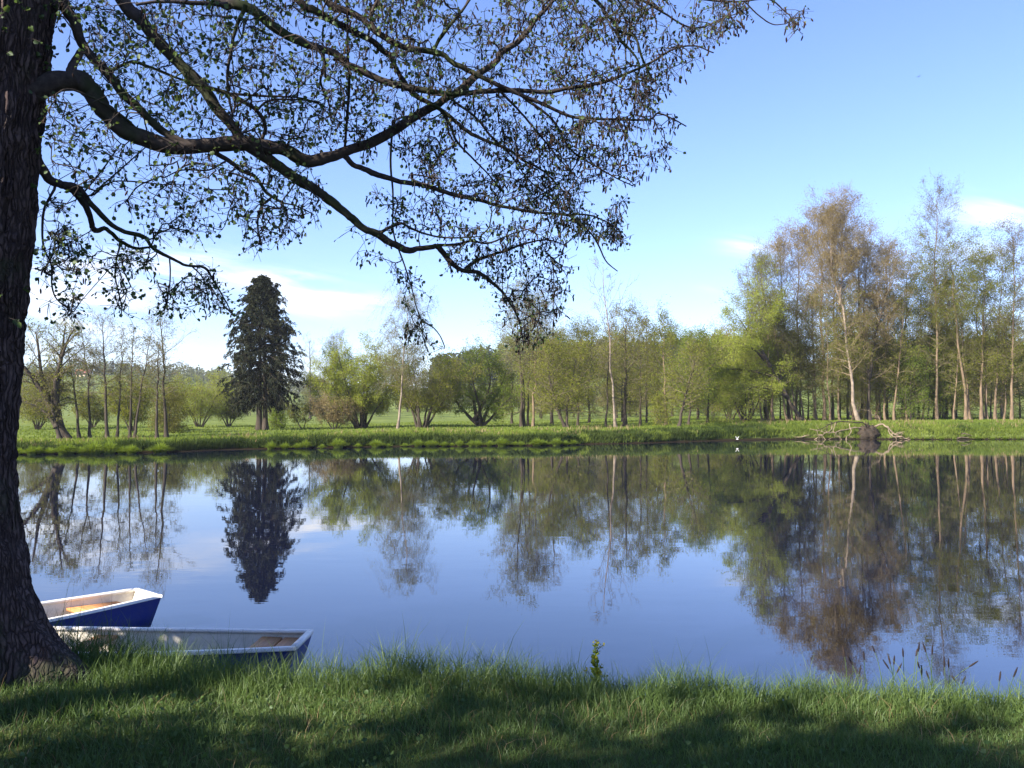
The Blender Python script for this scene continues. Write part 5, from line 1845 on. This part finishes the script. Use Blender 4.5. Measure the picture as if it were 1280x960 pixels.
yy = math_('MAXIMUM', sep.outputs['Y'], 0.05)
uu = math_('DIVIDE', sep.outputs['X'], yy)
vv = math_('DIVIDE', sep.outputs['Z'], yy)
cmb = N(nt, 'CombineXYZ')
L.new(math_('MULTIPLY', uu, 1.0), cmb.inputs[0])
L.new(math_('ADD', math_('MULTIPLY', vv, 6.5), math_('MULTIPLY', uu, 1.2)), cmb.inputs[1])
nz = N(nt, 'TexNoise', inputs={'Scale': 6.0, 'Detail': 8.0, 'Roughness': 0.58, 'Distortion': 0.4})
L.new(cmb.outputs[0], nz.inputs['Vector'])
total = None
for (x, y, sx, sy, amp) in [(405, 376, 62, 15, 1.3), (345, 347, 55, 10, 1.0), (180, 335, 100, 26, 1.0), (80, 385, 90, 45, .8), (940, 305, 36, 13, .55), (1250, 265, 60, 22, .5), (1225, 315, 45, 18, .4), (900, 357, 22, 8, .3), (120, 480, 260, 40, .3), (-120, 330, 160, 60, .6)]:
    u0, v0 = (x - 640) / F, (HZ - y) / F
    a = math_('DIVIDE', math_('SUBTRACT', uu, u0), sx / F)
    b = math_('DIVIDE', math_('SUBTRACT', vv, v0), sy / F)
    r2 = math_('ADD', math_('MULTIPLY', a, a), math_('MULTIPLY', b, b))
    e = math_('MULTIPLY', math_('POWER', 2.718, math_('MULTIPLY', r2, -1.0)), amp)
    total = e if total is None else math_('ADD', total, e)
mr = N(nt, 'MapRange', inputs={'From Min': 0.40, 'From Max': 0.62})
L.new(nz.outputs['Fac'], mr.inputs['Value'])
cl = math_('MINIMUM', math_('MULTIPLY', total, mr.outputs[0]), 0.95)
mixc = N(nt, 'MixRGB')
L.new(cl, mixc.inputs[0])
L.new(tint.outputs[0], mixc.inputs[1])
mixc.inputs[2].default_value = (7.0, 7.0, 7.1, 1)
bg = N(nt, 'Background', inputs={'Strength': 0.074})
L.new(mixc.outputs[0], bg.inputs[0])
wo = N(nt, 'OutputWorld')
L.new(bg.outputs[0], wo.inputs[0])

sd = bpy.data.lights.new('sun', 'SUN')
sd.energy = 5.0
sd.angle = math.radians(0.53)
sd.color = (1.0, 0.91, 0.76)
so = bpy.data.objects.new('sun', sd)
C.objects.link(so)
so.rotation_euler = Vector(SUN_DIR).to_track_quat('Z', 'Y').to_euler()
so.location = (-30, 10, 40)

# ------------------------------------------------------------------ camera
cd = bpy.data.cameras.new('camera')
cam = bpy.data.objects.new('camera', cd)
C.objects.link(cam)
cam.location = (0, 0, EYE)
cam.rotation_euler = (PI / 2 + PITCH, 0, 0)
cd.sensor_width = 36
cd.lens = 36 * F / 1280
cd.clip_end = 6000
scene.camera = cam

scene.view_settings.view_transform = 'Standard'
scene.view_settings.look = 'None'
scene.view_settings.exposure = 1.7
scene.view_settings.gamma = 1
scene.render.resolution_x = 1024
scene.render.resolution_y = 768
scene.cycles.max_bounces = 8
scene.cycles.transparent_max_bounces = 8
scene.cycles.volume_bounces = 0
